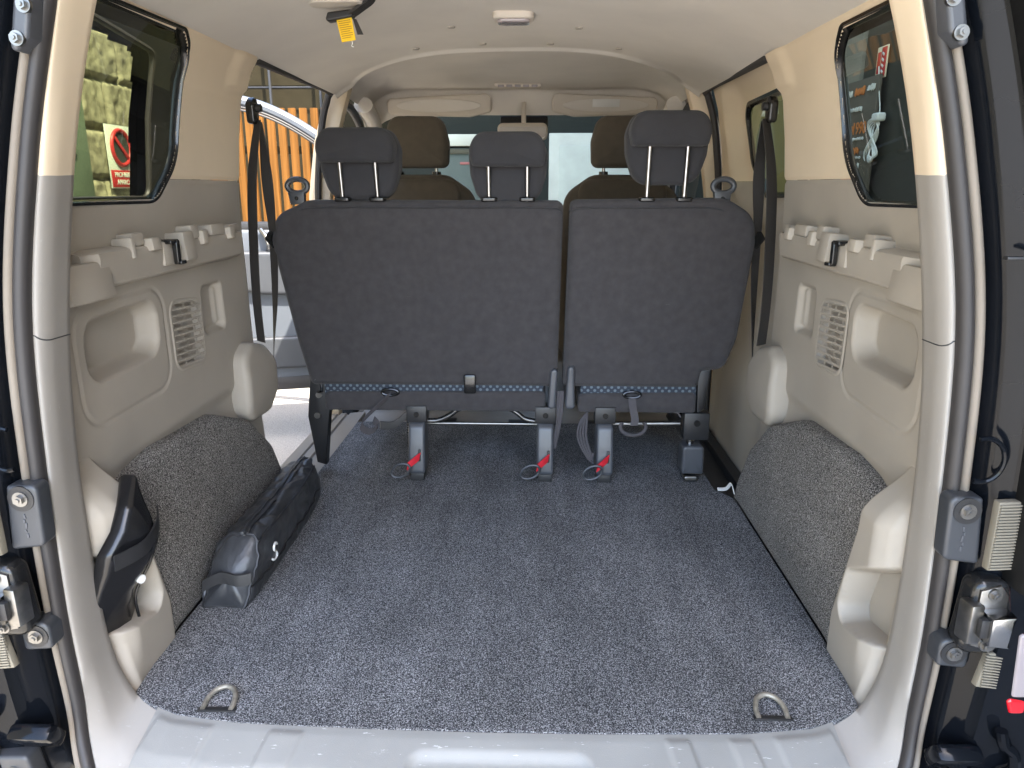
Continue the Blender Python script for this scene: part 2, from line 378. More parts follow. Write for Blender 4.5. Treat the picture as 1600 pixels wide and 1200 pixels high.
for s in (-1, 1):
    side = 'left' if s < 0 else 'right'
    poly = rpoly(WIN[s]); pl = [(p.x, p.y) for p in poly]
    keepw = lambda y, z: sd_poly(y, z, pl) > 0
    rel = lower_relief(s)
    ys = np.concatenate([np.arange(.045, 1.04, .0042), [1.045]])
    grid('lower_side_trim', ys, np.linspace(-.06, .9432, 240), lambda y, z: (s*(xw(y, z)+rel(y, z)), y, z), lowtrim, van, keepw)
    grid('upper_side_trim', ys, np.arange(.944, 1.264, .005), lambda y, z: (s*(xw(y, z)+upper_relief(y, z)), y, z), cream, van, keepw)
    # quarter window: gasket band and tinted pane
    o_, i_ = inset(poly, -.010), inset(poly, .018); X = lambda p, d: (s*(float(xw(np.array(p.x), np.array(p.y)))+d), p.x, p.y)
    bm = NB(); loft(bm, [[X(p, .012) for p in o_], [X(p, -.002) for p in inset(poly, -.008)], [X(p, -.003) for p in inset(poly, -.003)], [X(p, .004) for p in inset(poly, .001)], [X(p, .016) for p in inset(poly, .002)]], closed=False)
    for row in (1,): pass
    qw = part('quarter_window', bm, blackgl, van, 'tinted quarter window in the %s wall with a black rubber surround' % side)
    # close the last strip of the loop
    bm = NB(); bm.from_mesh(qw.data); k = len(o_); bm.verts.ensure_lookup_table()
    for r_ in range(4):
        a, b = r_*k, (r_+1)*k
        bm.faces.new((bm.verts[a+k-1], bm.verts[a], bm.verts[b], bm.verts[b+k-1]))
    bmesh.ops.recalc_face_normals(bm, faces=bm.faces); bm.to_mesh(qw.data); bm.free(); qw.data.shade_smooth()
    bm = NB(); bm.faces.new([bm.verts.new(X(p, .013)) for p in inset(poly, .0)]); part('pane', bm, tint_g, qw)
    # vent grille with sunk slots
    cy, cz = VENT[s]
    def slots(y, z):
        zz = z+.06*(y-cy); row = (zz-(cz-.075))/.0152; k = np.floor(row); fz = np.abs(row-k-.5)
        col = (y-(cy-.068)+.010*np.where(k % 2 == 0, 1, -1))/.046; fy = np.abs(col-np.floor(col)-.5)
        return (fz < .27)*(fy < .42)*(k >= 0)*(k < 10)*(np.abs(y-cy) < .068)*(sd_rrect(y, z, cy, cz, .082, .086, .035, -.06) < -.010)
    def fv(y, z):
        d = sd_rrect(y, z, cy, cz, .082, .086, .035, -.06)
        k = (z+.06*(y-cy)-(cz-.075))/.0152; lou = .0018*(k-np.floor(k))*(d < -.008)
        return s*(xw(y, z)-.0022*sstep(.0, -.005, d)+lou), y, z
    vg = grid('vent_grille', np.arange(cy-.084, cy+.0845, .0014), np.arange(cz-.094, cz+.0945, .0011), fv, lowtrim, van,
         lambda y, z: (sd_rrect(y, z, cy, cz, .082, .086, .035, -.06) < 0) & (slots(y, z) == 0))
    grid('grille_backing', np.linspace(cy-.07, cy+.07, 12), np.linspace(cz-.075, cz+.075, 12), lambda y, z: (s*(xw(y, z)+.020), y, z), lowtrim, vg)
    # parcel shelf support: stepped ledge
    xi = .755
    def seg(bm, y0, y1, z0, z1, pr, bev=.005):
        c = (s*(xi-pr/2+.02), (y0+y1)/2, (z0+z1)/2); box(bm, c, (pr+.04, y1-y0, z1-z0), bev, roty(s*6))
    bm = NB()
    prof = [(xi+.02, .732), (xi+.004, .738), (xi-.014, .744), (xi-.022, .750), (xi-.027, .775), (xi-.029, .800), (xi-.026, .808), (xi-.018, .812), (xi+.02, .815)]
    yy = [.20, .225, .90, .925]; sc_ = [.55, 1, 1, .3]
    V = loft(bm, [[(s*(xi+.02+(x-xi-.02)*k), y, .775+(z-.775)*(.9 if k < 1 else 1)) for x, z in prof] for y, k in zip(yy, sc_)])
    bm.faces.new(V[0][::-1]); bm.faces.new(V[-1])
    shelf = part('shelf_support', bm, lowtrim, van)
    blocks = [('notch_block', .12, .258, .722, .792, .030), ('notch_rib', .335, .350, .785, .828, .032), ('notch_rib', .352, .400, .808, .835, .024),
              ('notch_rib', .400, .440, .795, .822, .040), ('notch_rib', .545, .600, .760, .826, .038), ('notch_rib', .600, .640, .806, .838, .030),
              ('notch_rib', .64, .67, .79, .824, .040), ('notch_rib', .72, .80, .806, .834, .026), ('notch_rib', .80, .835, .792, .824, .040), ('notch_rib', .84, .90, .808, .828, .024)]
    for nm, y0, y1, z0, z1, pr in blocks:
        bm = NB(); seg(bm, y0, y1, z0, z1, pr); part(nm, bm, lowtrim, shelf)
    bm = NB(); hy = .497
    box(bm, (s*(xi-.040), hy, .79), (.012, .016, .05), .003); box(bm, (s*(xi-.030), hy-.012, .812), (.03, .036, .010), .003); box(bm, (s*(xi-.043), hy+.006, .766), (.018, .026, .009), .003)
    part('hook', bm, blackgl, van, 'small black hook on the %s shelf support' % side)
    bm = NB(); box(bm, (s*(xi-.016), hy, .787), (.03, .075, .052), .004); part('hook_recess', bm, lowtrim, shelf)
    # belt retractor cover
    ol = rpoly([(.86, .275, .05), (1.0, .265, .04), (1.062, .32, .04), (1.062, .42, .05), (1.0, .475, .05), (.90, .50, .05), (.835, .47, .05), (.825, .31, .05)])
    bm = NB(); pillow(bm, ol, .716, .80, .018, lambda u, v, q: (s*(q+.10*max(0, v-.40)+.12*max(0, .33-v)), u, v), bulge0=.003, seg=3); part('belt_retractor_cover', bm, lowtrim, van)
    # carpeted wheel arch
    ol = rpoly([(.232, -.004, .0), (.210, .16, .06), (.168, .295, .04), (.23, .365, .05), (.36, .382, .06), (.66, .362, .10), (.84, .29, .08), (.945, .18, .08), (.985, .06, .05), (1.0, -.004, 0)])
    def am(u, v, q): return (s*(q+.045*max(0, v-.05)/.33), u, v)
    bm = NB(); pillow(bm, ol, .690, .83, .022, am, bulge0=.004); part('wheel_arch_cover', bm, archc, van, 'speckled grey carpet over the %s wheel arch' % side, sharp=50)
    # rear storage pocket unit
    op = [(.183, .211), (.02, .305), (.02, .128), (.185, .098), (.203, .125)]; op = [(p.x, p.y) for p in rpoly([(*a, .028) for a in op[::-1]])]
    un = [(.0, -.07), (.238, -.07), (.238, .09), (.172, .31), (.160, .47), (.0, .47)]
    def fp(y, z):
        base = xw(np.maximum(y, .17), z); d = sd_poly(y, z, un)
        A = np.interp(z, AZ, AX)
        inn = A+(.684-A)*sstep(.05, .11, y)+.016*sstep(.080, .055, y)
        wgt = sstep(.455, .34, z)*sstep(.004, -.010, d)
        x = (base+.004)*(1-wgt)+inn*wgt
        x = x+np.maximum(0, base+.085*sstep(.26, .13, z)-x)*sstep(.003, -.012, sd_poly(y, z, op))
        return s*x, y, z
    grid('storage_pocket', np.arange(.042, .2521, .0028), np.arange(-.06, .45, .0028), fp, lowtrim, van)

# ------------------------------------------------------------------ rear opening surround, seal and body edge (lofted round the opening)
ST = [  # A inner edge, lip B, lip C, each (x, y, z); mirrored for the right half
 ((0, .06, 1.325), (0, .0, 1.325), (0, -.03, 1.33)), ((-.30, .06, 1.322), (-.30, .0, 1.322), (-.30, -.03, 1.327)),
 ((-.47, .05, 1.295), (-.472, .0, 1.297), (-.478, -.03, 1.30)), ((-.545, .05, 1.235), (-.546, 0, 1.235), (-.552, -.03, 1.238)),
 ((-.585, .05, 1.15), (-.583, 0, 1.15), (-.585, -.03, 1.15)), ((-.638, .05, .968), (-.632, 0, .966), (-.640, -.03, .965)),
 ((-.687, .05, .717), (-.682, 0, .72), (-.690, -.03, .732)), ((-.710, .05, .494), (-.704, 0, .48), (-.710, -.03, .469)),
 ((-.714, .05, .249), (-.712, 0, .24), (-.718, -.03, .234)), ((-.706, .05, .10), (-.704, -.005, .085), (-.712, -.035, .07)),
 ((-.676, .045, .015), (-.680, -.02, .0), (-.698, -.06, -.01)), ((-.628, .02, -.006), (-.632, -.06, -.035), (-.650, -.12, -.075)),
 ((-.57, -.005, -.004), (-.57, -.08, -.03), (-.585, -.20, -.10)), ((-.45, -.022, -.003), (-.45, -.09, -.026), (-.45, -.22, -.10)),
 ((-.2, -.030, -.003), (-.2, -.09, -.025), (-.2, -.22, -.10)), ((0, -.032, -.003), (0, -.09, -.025), (0, -.22, -.10))]
full = ST + [tuple((-p[0], p[1], p[2]) for p in st) for st in ST[-2:0:-1]]
NS = 10
def curve(j): return catmull([st[j] for st in full], NS, closed=True)
cA, cB, cC = curve(0), curve(1), curve(2); NP = len(cA)
cen = Vector((0, 0, .62))
def outward(p, d, dy=0):
    v = Vector((p.x, 0, p.z))-cen; h = Vector((p.x*1.0, 0, (p.z-.62)*1.1)); h.normalize()
    return Vector((p.x+h.x*d, p.y+dy, p.z+h.z*d))
rows = []
rows.append([outward(p, .055, .06) for p in cA])
rows.append(cA)
for t in (.25, .5, .75, 1): rows.append([a.lerp(b, t) for a, b in zip(cA, cB)])
for k in range(1, 7):
    a = math.pi/2*k/6
    rows.append([Vector((b.x+(c.x-b.x)*(1-math.cos(a))-0, b.y+(c.y-b.y)*(math.sin(a) if b.z > .1 else k/6), b.z+(c.z-b.z)*(1-math.cos(a)) if abs(b.x) > .6 and b.z > .1 else b.z+(c.z-b.z)*(k/6))) for b, c in zip(cB, cC)])
rows.append([outward(c, .012, .004) for c in cC]); rows.append([outward(c, .018, .03) for c in cC])
zsplit = .944; pts_rows = rows
def surround(name, m, cond):
    bm = NB(); V = [[bm.verts.new(p) for p in r] for r in pts_rows]
    for i in range(len(V)-1):
        for k in range(NP):
            k2 = (k+1) % NP; q = (V[i][k], V[i][k2], V[i+1][k2], V[i+1][k])
            c = (pts_rows[1][k]+pts_rows[1][k2])/2
            if cond(c): bm.faces.new(q)
    bmesh.ops.delete(bm, geom=[v for v in bm.verts if not v.link_faces], context='VERTS')
    return part(name, bm, m, van, sharp=60)
surround('lower_pillar_trim', pillart, lambda c: c.z < zsplit and c.x < -.0 and (c.z > .02 or c.x < -.50))
surround('lower_pillar_trim', pillart, lambda c: c.z < zsplit and c.x > 0 and (c.z > .02 or c.x > .50))
surround('upper_pillar_trim', cream, lambda c: c.z >= zsplit)
for s in (-1, 1):
    k = min((k for k in range(NP) if cA[k].x*s > .3), key=lambda k: abs(cA[k].z-.705))
    b = NB(); tube(b, [r[k] for r in pts_rows[1:13]], .0010, 6); part('trim_seam', b, greypl, van)
# sill plate with raised ribs
RB = [(-.585, -.56), (-.495, -.472), (-.385, -.325), (.305, .345), (.415, .455), (.575, .60)]
def fs(x, t):
    ya = np.interp(np.abs(x), [0, .2, .45, .57, .628, .66], [-.032, -.030, -.022, -.005, .02, .04])
    y = ya+t*(-.26-ya)
    z = np.interp(t, [0, .06, .3, .75, 1], [.001, -.002, -.022, -.085, -.14])
    e = .030*np.abs(x)/.6
    h = np.zeros(x.shape)
    for a, b in ((-.60, -.49), (-.385, -.325), (.305, .345), (.415, .455), (.495, .60)):
        sh = t*.05*np.sign(a+b)
        h = np.maximum(h, sstep(a+sh-.004, a+sh+.004, x)*sstep(b+sh+.004, b+sh-.004, x))
    rec = sstep(.003, -.012, sd_rrect(x, y, .02, -.14, .16, .075, .03))
    return x, y, z+.005*h*sstep(.02, .10, t)-.012*rec
grid('sill_plate', np.arange(-.615, .6151, .0035), np.linspace(0, 1, 60), fs, sillm, van, label='grey scuffed plastic sill plate below the rear opening')
bm = NB(); tube(bm, catmull([(.150, -.085, -.045), (.152, -.10, -.030), (.168, -.105, -.026), (.184, -.10, -.030), (.186, -.085, -.045)], 5), .006, 8); part('latch_loop', bm, steel, van)
bm = NB()
for a in (0,):
    V = []
    offs = [(.002, .0, 0), (.004, -.012, 0), (.012, -.019, 0), (.020, -.016, 0), (.026, -.006, 0)]
    prof = [(.004, .004), (.002, -.008), (.006, -.017), (.014, -.021), (.021, -.017), (.024, -.008), (.023, .0)]
    V = loft(bm, [[outward(c, d, dy) for c in cC] for d, dy in prof], closed=True)
part('weatherstrip', bm, rubber, van, 'dark rubber door seal round the rear opening', sharp=0)
bm = NB(); loft(bm, [[outward(c, d, dy) for c in cC] for d, dy in [(.022, .004), (.024, -.012), (.030, -.020), (.036, -.016), (.040, -.010), (.044, .006)]], closed=True)
part('seal_flange', bm, flange, van, sharp=0)
# painted body edge round the opening
def bx(z): return np.interp(z, [-.4, 0, .5, .85, 1.1, 1.3, 1.42], [.86, .90, .905, .885, .84, .78, .70])
bm = NB(); SE = [st[2] for st in ST[2:12]]
for s in (-1, 1):
    base = [Vector((-p[0]*-s*-1 if False else abs(p[0])*s, p[1], p[2])) for p in SE]
    base = catmull(base, 8)
    rows = []
    for d, y in ((.036, -.012), (.043, -.026), (.050, -.058), (.056, -.066), (.078, -.078), (.084, -.084), (.090, -.100)):
        rows.append([Vector((outward(c, d).x, y, outward(c, d).z)) for c in base])
    rows.append([Vector((s*max(float(bx(c.z)), abs(c.x)+.10), -.115, c.z)) for c in base]); rows.append([Vector((s*max(float(bx(c.z)), abs(c.x)+.10)+s*.012, -.095, c.z)) for c in base]); rows.append([Vector((s*max(float(bx(c.z)), abs(c.x)+.10)+s*.012, .0, c.z)) for c in base])
    b2 = NB(); loft(b2, rows); part('body_rear_edge', b2, black_paint, van, 'glossy black body edge on the %s of the rear opening' % ('left' if s < 0 else 'right'), sharp=30)
bm.free()
# fittings on the rear body edge
for s in (-1, 1):
    sd_ = 'left' if s < 0 else 'right'
    def bolt(parent, x, z, y, r=.0082):
        b = NB(); cyl(b, (s*x, y+.004, z), (s*x, y-.002, z), r*1.5, 24); cyl(b, (s*x, y, z), (s*x, y-.008, z), r, 6); cyl(b, (s*x, y-.006, z), (s*x, y-.010, z), r*.45, 12)
        part('bolt', b, steel, parent)
    b = NB(); pillow(b, rpoly([(.706, .372, .012), (.762, .365, .006), (.752, .476, .006), (.702, .478, .012)]), -.074, -.04, .006, lambda u, v, q: (s*u, q, v)); plate = part('bump_stop_bracket', b, greypl, van)
    b = NB(); cyl(b, (s*.730, -.072, .455), (s*.730, -.0755, .455), .021, 28); part('bolt_recess', b, blackpl, plate)
    bolt(plate, .730, .455, -.0755)
    for k, (zx, ln) in enumerate([(.425, .012), (.417, .008), (.409, .014), (.400, .006), (.392, .011)]):
        b = NB(); box(b, (s*(.729+.002*(k % 2)), -.0745, zx), (.003, .002, ln*.7), .0006, roty(8*(k % 3-1))); part('moulded_mark', b, latchpl, plate)
    b = NB()
    for k in range(22): box(b, (s*.787, -.0955, .372+.0049*k), (.052, .006, .0026), .0006, rotz(s*6))
    box(b, (s*.787, -.088, .424), (.056, .014, .112), .002, rotz(s*6)); part('ribbed_pad', b, ribm, van)
    b = NB(); pillow(b, rpoly([(.722, .186, .008), (.770, .182, .008), (.772, .236, .008), (.722, .236, .016)]), -.078, -.04, .006, lambda u, v, q: (s*u, q, v)); blk = part('bolt_block', b, greypl, van)
    b = NB(); cyl(b, (s*.745, -.076, .211), (s*.745, -.0795, .211), .020, 28); part('bolt_recess', b, blackpl, blk)
    bolt(blk, .745, .211, -.0795)
    b = NB()
    for k in range(12): box(b, (s*.806, -.0985, .165+.0049*k+.0), (.056, .006, .0026), .0006, rotz(s*8) @ roty(s*12))
    box(b, (s*.806, -.092, .192), (.058, .012, .062), .002, rotz(s*8) @ roty(s*12)); part('ribbed_pad', b, ribm, van)
    # striker / wedge lock
    b = NB(); pillow(b, rpoly([(.735, .225, .02), (.80, .222, .025), (.812, .30, .03), (.80, .352, .02), (.745, .352, .02)]), -.102, -.06, .012, lambda u, v, q: (s*u, q, v)); st_ = part('striker', b, blackgl, van, 'zinc wedge lock on the %s of the rear opening' % sd_)
    b = NB(); prism(b, [(.750, .243), (.786, .235), (.795, .25), (.795, .33), (.782, .347), (.752, .338)], -.098, -.106, lambda u, v, q: (s*u, q, v), .003); part('striker_plate', b, steel, st_)
    b = NB(); box(b, (s*.742, -.105, .288), (.022, .030, .066), .004, rotz(s*10)); part('striker_bracket', b, steel, st_)
    b = NB(); prism(b, [(.757, .262), (.790, .258), (.782, .285), (.793, .312), (.757, .308)], -.104, -.136, lambda u, v, q: (s*u, q, v), .004); part('wedge', b, chrome, st_)
    b = NB(); box(b, (s*.752, -.122, .287), (.012, .014, .030), .001); part('latch_slot', b, blackpl, st_)
    bolt(st_, .772, .333, -.107, .0065); bolt(st_, .772, .246, -.107, .0065)
    # pressed boss and lower corner pressings
    b = NB(); tube(b, catmull([(s*(.735+.030*math.cos(a)), -.082, .540+.034*math.sin(a)) for a in np.linspace(-1.9, 1.9, 14)], 3), .004, 8); part('pressed_boss', b, black_paint, van)
    b = NB(); box(b, (s*.760, -.10, .035), (.075, .03, .055), .010, rotx(38)); part('corner_step', b, black_paint, van)
    b = NB(); pillow(b, rpoly([(.755, -.05, .01), (.83, -.05, .01), (.83, .010, .01), (.765, .012, .01)]), -.125, -.09, .006, lambda u, v, q: (s*u, q, v)); cb = part('bumper_bracket', b, greypl, van); bolt(cb, .79, -.02, -.125)
    b = NB(); tube(b, catmull([(s*.815, -.118, .10), (s*.822, -.120, .075), (s*.838, -.122, .06), (s*.842, -.122, .03), (s*.825, -.122, .015), (s*.815, -.12, -.03)], 5), .009, 10); part('drain_lip', b, black_paint, van)
    b = NB(); pillow(b, rpoly([(.824, .105, .01), (.93, .105, .02), (.93, .62, .02), (.826, .60, .02), (.815, .29, .01)]), -.100, -.03, .010, lambda u, v, q: (s*u, q, v))
    tl = part('tail_light', b, blackgl, van, '%s tail lamp with red and clear lens' % sd_)
    b = NB(); pillow(b, rpoly([(.828, .152, .006), (.928, .152, .006), (.928, .266, .006), (.822, .266, .006)]), -.108, -.09, .005, lambda u, v, q: (s*u, q, v)); part('clear_lens', b, lens, tl)
    for z0, z1 in ((.122, .150), (.268, .40)):
        b = NB(); pillow(b, rpoly([(.829, z0, .006), (.928, z0, .006), (.928, z1, .006), (.821, z1, .006)]), -.108, -.09, .005, lambda u, v, q: (s*u, q, v)); part('red_lens', b, redl, tl)
    # hinge end bracket at the top
    b = NB(); pillow(b, rpoly([(.600, 1.12, .008), (.632, 1.09, .012), (.612, 1.17, .008), (.583, 1.19, .008)]), -.076, -.04, .006, lambda u, v, q: (s*u, q, v)); hb = part('hinge_bracket', b, latchpl, van)
    bolt(hb, .614, 1.118, -.077, .0065); bolt(hb, .598, 1.158, -.077, .0065)
    b = NB(); gb = [c for c in catmull([Vector((abs(p[0])*s, p[1], p[2])) for p in SE], 8) if c.z > .36]
    loft(b, [[Vector((outward(c, d).x, y, outward(c, d).z)) for c in gb] for d, y in ((.082, -.075), (.090, -.120), (.098, -.132), (.15, -.135), (.22, -.12), (.22, -.0))])
    part('quarter_garnish', b, mat('garnish_black', (.005, .005, .005), .35, spec=.3) if s < 0 else MATS['garnish_black'], van)
    b = NB(); box(b, (s*.745, -.102, .836), (.085, .012, .004), .001); part('panel_gap', b, blackpl, van)

# ------------------------------------------------------------------ ceiling
def zc(x, y=0): return 1.262+.100*(1-np.minimum(1, np.abs(x)/.69)**(2.7+6*sstep(1.5, 2.3, y)))
def fh(x, y):
    yb = 1.50+.38*np.minimum(1, np.abs(x)/.62)**4
    sdist = y-yb
    bead = .010*np.exp(-((sdist+.012)/.018)**2)
    z = zc(x, y)-bead+.018*sstep(-.005, .03, sdist)
    z = z-np.where(sdist > 0, sdist*.040, 0)-.105*sstep(2.41, 2.455, y)
    z = z+.0012*np.sin(x*7)*np.sin(y*5)
    return x, y, z
xs = np.linspace(-.69, .69, 150); ysr = np.arange(.03, 2.46, .010)
hl = grid('headliner', xs, ysr, fh, headm, van)
def ceil_z(x, y): return float(fh(np.array([x]), np.array([y]))[2][0])
for x, y in ((-.166, 1.129), (.193, 1.14), (-.309, 1.40), (-.095, 1.39), (.118, 1.40), (.334, 1.41), (-.181, 1.56), (.211, 1.56)):
    b = NB(); z = ceil_z(x, y); cyl(b, (x, y, z+.004), (x, y, z-.0035), .013, 20, .010); part('ceiling_clip', b, lowtrim, hl)
z0 = ceil_z(.013, .98)
b = NB(); pillow(b, rpoly([(-.040, .945, .02), (.066, .945, .02), (.066, 1.02, .02), (-.040, 1.02, .02)]), z0-.016, z0+.01, .007, lambda u, v, q: (u, v, q)); dl = part('dome_lamp', b, visorm, van)
b = NB(); pillow(b, rpoly([(-.030, .955, .016), (.056, .955, .016), (.056, 1.01, .016), (-.030, 1.01, .016)]), z0-.024, z0-.012, .006, lambda u, v, q: (u, v, q)); part('lamp_lens', b, lens, dl)
# roof rails beside the headliner, above the door openings
for s in (-1, 1):
    b = NB(); tube(b, catmull([(s*.695, 1.03, 1.262), (s*.70, 1.4, 1.268), (s*.705, 1.80, 1.272), (s*.722, 1.845, 1.250), (s*.755, 1.86, 1.15), (s*.79, 1.87, .9), (s*.80, 1.87, .5), (s*.80, 1.86, .0)], 8), .013, 10); part('door_seal', b, rubber, van)
# front header: map lamps, visors, mirror
b = NB(); z0 = ceil_z(0, 2.28); box(b, (-.005, 2.26, z0-.004), (.20, .05, .02), .006, rotx(-6)); ml = part('map_lamp', b, visorm, van)
for k in range(5): b = NB(); box(b, (-.077+.036*k, 2.236, z0-.008), (.026, .006, .010), .002); part('lamp_lens', b, lens, ml)
for s in (-1, 1):
    x0, x1 = (-.600, -.125) if s < 0 else (.145, .62)
    ol = rpoly([(x0+.01, 1.249, .02), (x1-.10, 1.240, .03), (x1-.04, 1.252, .015), (x1, 1.262, .02), (x1, 1.338, .03), (x0, 1.318, .025)] if s < 0 else
               [(x0, 1.262, .02), (x0+.04, 1.252, .015), (x0+.10, 1.240, .03), (x1-.01, 1.249, .02), (x1, 1.318, .025), (x0, 1.338, .03)])
    b = NB(); pillow(b, ol, 2.375, 2.405, .011, lambda u, v, q: (u, q+(v-1.25)*-.25, v-.012)); vs = part('sun_visor', b, visorm, van, 'folded %s sun visor' % ('left' if s < 0 else 'right'))
    b = NB(); xm = (x0+x1)/2; pillow(b, [Vector((xm+.19*math.cos(a), 1.287+.027*math.sin(a))) for a in np.linspace(0, 2*math.pi, 48, endpoint=False)], 2.372, 2.38, .002, lambda u, v, q: (u, q+(v-1.25)*-.25, v-.012)); part('oval_panel', b, headm, vs)
    if s > 0:
        b = NB(); box(b, (.385, 2.362, 1.283), (.12, .003, .034), .001, rotx(14)); lb = part('warning_label', b, white, vs)
    b = NB(); box(b, ((x1-.03 if s < 0 else x0+.03), 2.40, 1.268), (.035, .03, .03), .008); part('visor_clip', b, visorm, vs)
b = NB(); tube(b, catmull([(.02, 2.40, 1.285), (.02, 2.37, 1.262), (.02, 2.345, 1.235), (.02, 2.34, 1.19)], 5), .011, 10); mir = part('rear_view_mirror', b, visorm, van)
ol = rpoly([(-.095, 1.125, .02), (.125, 1.125, .02), (.128, 1.198, .025), (-.098, 1.198, .025)])
b = NB(); pillow(b, ol, 2.315, 2.35, .01, lambda u, v, q: (u, q, v)); part('mirror_housing', b, visorm, mir)
b = NB(); pillow(b, inset(ol, .008), 2.3125, 2.317, .001, lambda u, v, q: (u, q+(v-1.16)*.12, v)); part('mirror_glass', b, mat('mirror_silver', (.85, .85, .85), .02, metal=1), mir)
b = NB(); box(b, (.02, 2.44, 1.20), (.22, .02, .09), .01, rotx(-35)); part('windscreen_tint_patch', b, blackpl, van)
# windscreen and pillars forward
b = NB(); loft(b, [[(-.70, 2.46, 1.245), (-.35, 2.50, 1.255), (0, 2.51, 1.26), (.35, 2.50, 1.255), (.70, 2.46, 1.245)], [(-.80, 3.15, .74), (-.4, 3.28, .74), (0, 3.32, .74), (.4, 3.28, .74), (.80, 3.15, .74)]]); part('windscreen', b, clear_g, van)
b = NB(); pts = [(-.80, 2.9, .70), (-.5, 2.85, .72), (0, 2.82, .73), (.5, 2.85, .72), (.80, 2.9, .70)]
rows = [[(x, y+.02, .35) for x, y, z in pts], pts, [(x, y+.15, z+.03) for x, y, z in pts], [(x, 3.36, .72) for x, y, z in pts], [(x, 3.36, -.3) for x, y, z in pts]]; loft(b, [catmull(r, 4) for r in rows]); part('dashboard', b, blackpl, van)
for s in (-1, 1):
    b = NB(); tube(b, catmull([(s*.665, 2.20, 1.262), (s*.685, 2.48, 1.20), (s*.74, 2.80, .98), (s*.80, 3.15, .70)], 6), .034, 12, sx=1.0, sy=1.2); part('windscreen_pillar', b, headm, van)
    b = NB(); tube(b, catmull([(s*.700, 1.99, 1.25), (s*.712, 2.2, 1.235), (s*.735, 2.48, 1.15), (s*.785, 2.85, .92), (s*.83, 3.1, .76)], 6), .017, 10); part('front_door_seal', b, rubber, van)
    b = NB()
    rows = []
    for z in np.linspace(-.25, 1.30, 24):
        xo = float(np.interp(z, [-.3, 0, .5, .9, 1.1, 1.3], [.84, .86, .87, .835, .80, .735]))
        rows.append([(s*(xo-.085), 1.90, z), (s*(xo-.090), 1.93, z), (s*(xo-.075), 1.99, z), (s*(xo-.02), 2.01, z), (s*xo, 1.99, z), (s*(xo+.002), 1.91, z), (s*(xo-.02), 1.885, z), (s*(xo-.06), 1.885, z)])
    loft(b, rows, closed=True); part('door_pillar', b, cream, van)
# floor pan and thresholds
b = NB(); box(b, (0, 1.70, -.05), (1.34, 3.3, .05)); part('floor_pan', b, metalfl, van)
b = NB()
for x, y, sx_, sy_ in ((-.30, 1.80, .10, .06), (.04, 1.78, .14, .07), (.32, 1.79, .08, .05)): box(b, (x, y, -.022), (sx_, sy_, .006), .002)
part('floor_opening', b, blackpl, van)
b = NB(); prof = [(-.640, -.030), (-.648, -.006), (-.70, -.010), (-.712, -.012), (-.716, -.020), (-.724, -.020), (-.728, -.012), (-.752, -.014), (-.756, -.022), (-.764, -.022), (-.768, -.015), (-.80, -.018), (-.815, -.024), (-.82, -.06)]
loft(b, [[(x, y, z) for x, z in prof] for y in (1.0, 1.4, 1.86)]); part('door_step', b, scuff, van, 'worn beige step plate in the open left doorway')
b = NB(); prof = [(.64, -.03), (.648, -.008), (.69, -.012), (.70, -.03), (.735, -.034), (.742, -.014), (.78, -.016), (.80, -.05)]
loft(b, [[(x, y, z) for x, z in prof] for y in (.98, 1.4, 1.9)]); part('door_step', b, blackpl, van, 'black sill track by the closed right sliding door')
# outer skin: roof, sides, doors
def fr_(x, y): return x, y, 1.425-.075*np.abs(x/.74)**4
grid('roof_panel', np.linspace(-.74, .74, 40), np.linspace(-.06, 2.6, 30), fr_, black_paint, van)
for s in (-1, 1):
    p2 = [(p.x, p.y) for p in inset(rpoly(WIN[s]), -.0)]
    segs = [(-.06, 1.03)] if s < 0 else [(-.06, 1.05)]
    for y0, y1 in segs:
        grid('body_side', np.linspace(y0, y1, 80), np.linspace(-.35, 1.40, 90), lambda y, z: (s*(np.interp(z, [-.4, 0, .5, .85, 1.1, 1.3, 1.42], [.90, .915, .92, .90, .855, .80, .72])), y, z), black_paint, van, lambda y, z: sd_poly(y, z, [(.12, .86), (.98, .86), (.98, 1.27), (.12, 1.27)]) > 0)
    b = NB(); prism(b, [(-.06, .0), (2.6, .0), (2.6, .03), (-.06, .03)], 1.33, 1.42, lambda u, v, q: (s*(.70+v), u, q)); part('roof_rail', b, black_paint, van)
    b = NB(); box(b, (s*.80, 2.0, -.20), (.12, 2.4, .26), .02); part('rocker_panel', b, black_paint, van)
    b = NB(); box(b, (s*.79, .62, -.2), (.2, 1.05, .35), .02); part('inner_arch', b, blackpl, van)
# right sliding door, closed: trim with a window
RW = rpoly([(1.06, .905, .03), (1.40, .895, .10), (1.60, 1.00, .10), (1.640, 1.20, .05), (1.06, 1.21, .02)]); rw = [(p.x, p.y) for p in RW]
def frd(y, z):
    x = np.interp(z, [-.2, 0, .5, .9, 1.05, 1.2, 1.28], [.79, .80, .805, .79, .775, .75, .725])
    d = sd_poly(y, z, rw); x = x+.055*sstep(.11, .02, d)*sstep(.80, .93, z)
    x = x-.012*sstep(.62, .52, z)*sstep(1.75, 1.6, y)
    x = x+.03*sstep(1.80, 1.84, y)
    return x, y, z
sdoor = grid('sliding_door', np.arange(1.03, 1.845, .006), np.linspace(-.12, .9432, 178), frd, lowtrim, van, lambda y, z: sd_poly(y, z, rw) > 0, 'closed right sliding door with cream upper trim and tinted window')
grid('upper_trim', np.arange(1.03, 1.845, .006), np.arange(.944, 1.285, .006), frd, cream, sdoor, lambda y, z: sd_poly(y, z, rw) > 0)
X = lambda p, d: (float(frd(np.array([p.x]), np.array([p.y]))[0][0])+d, p.x, p.y)
b = NB(); loft(b, [[X(p, d) for p in inset(RW, q)] for q, d in ((-.008, .004), (-.006, -.003), (.004, -.003), (.012, .012))], closed=True); part('window_gasket', b, blackgl, sdoor)
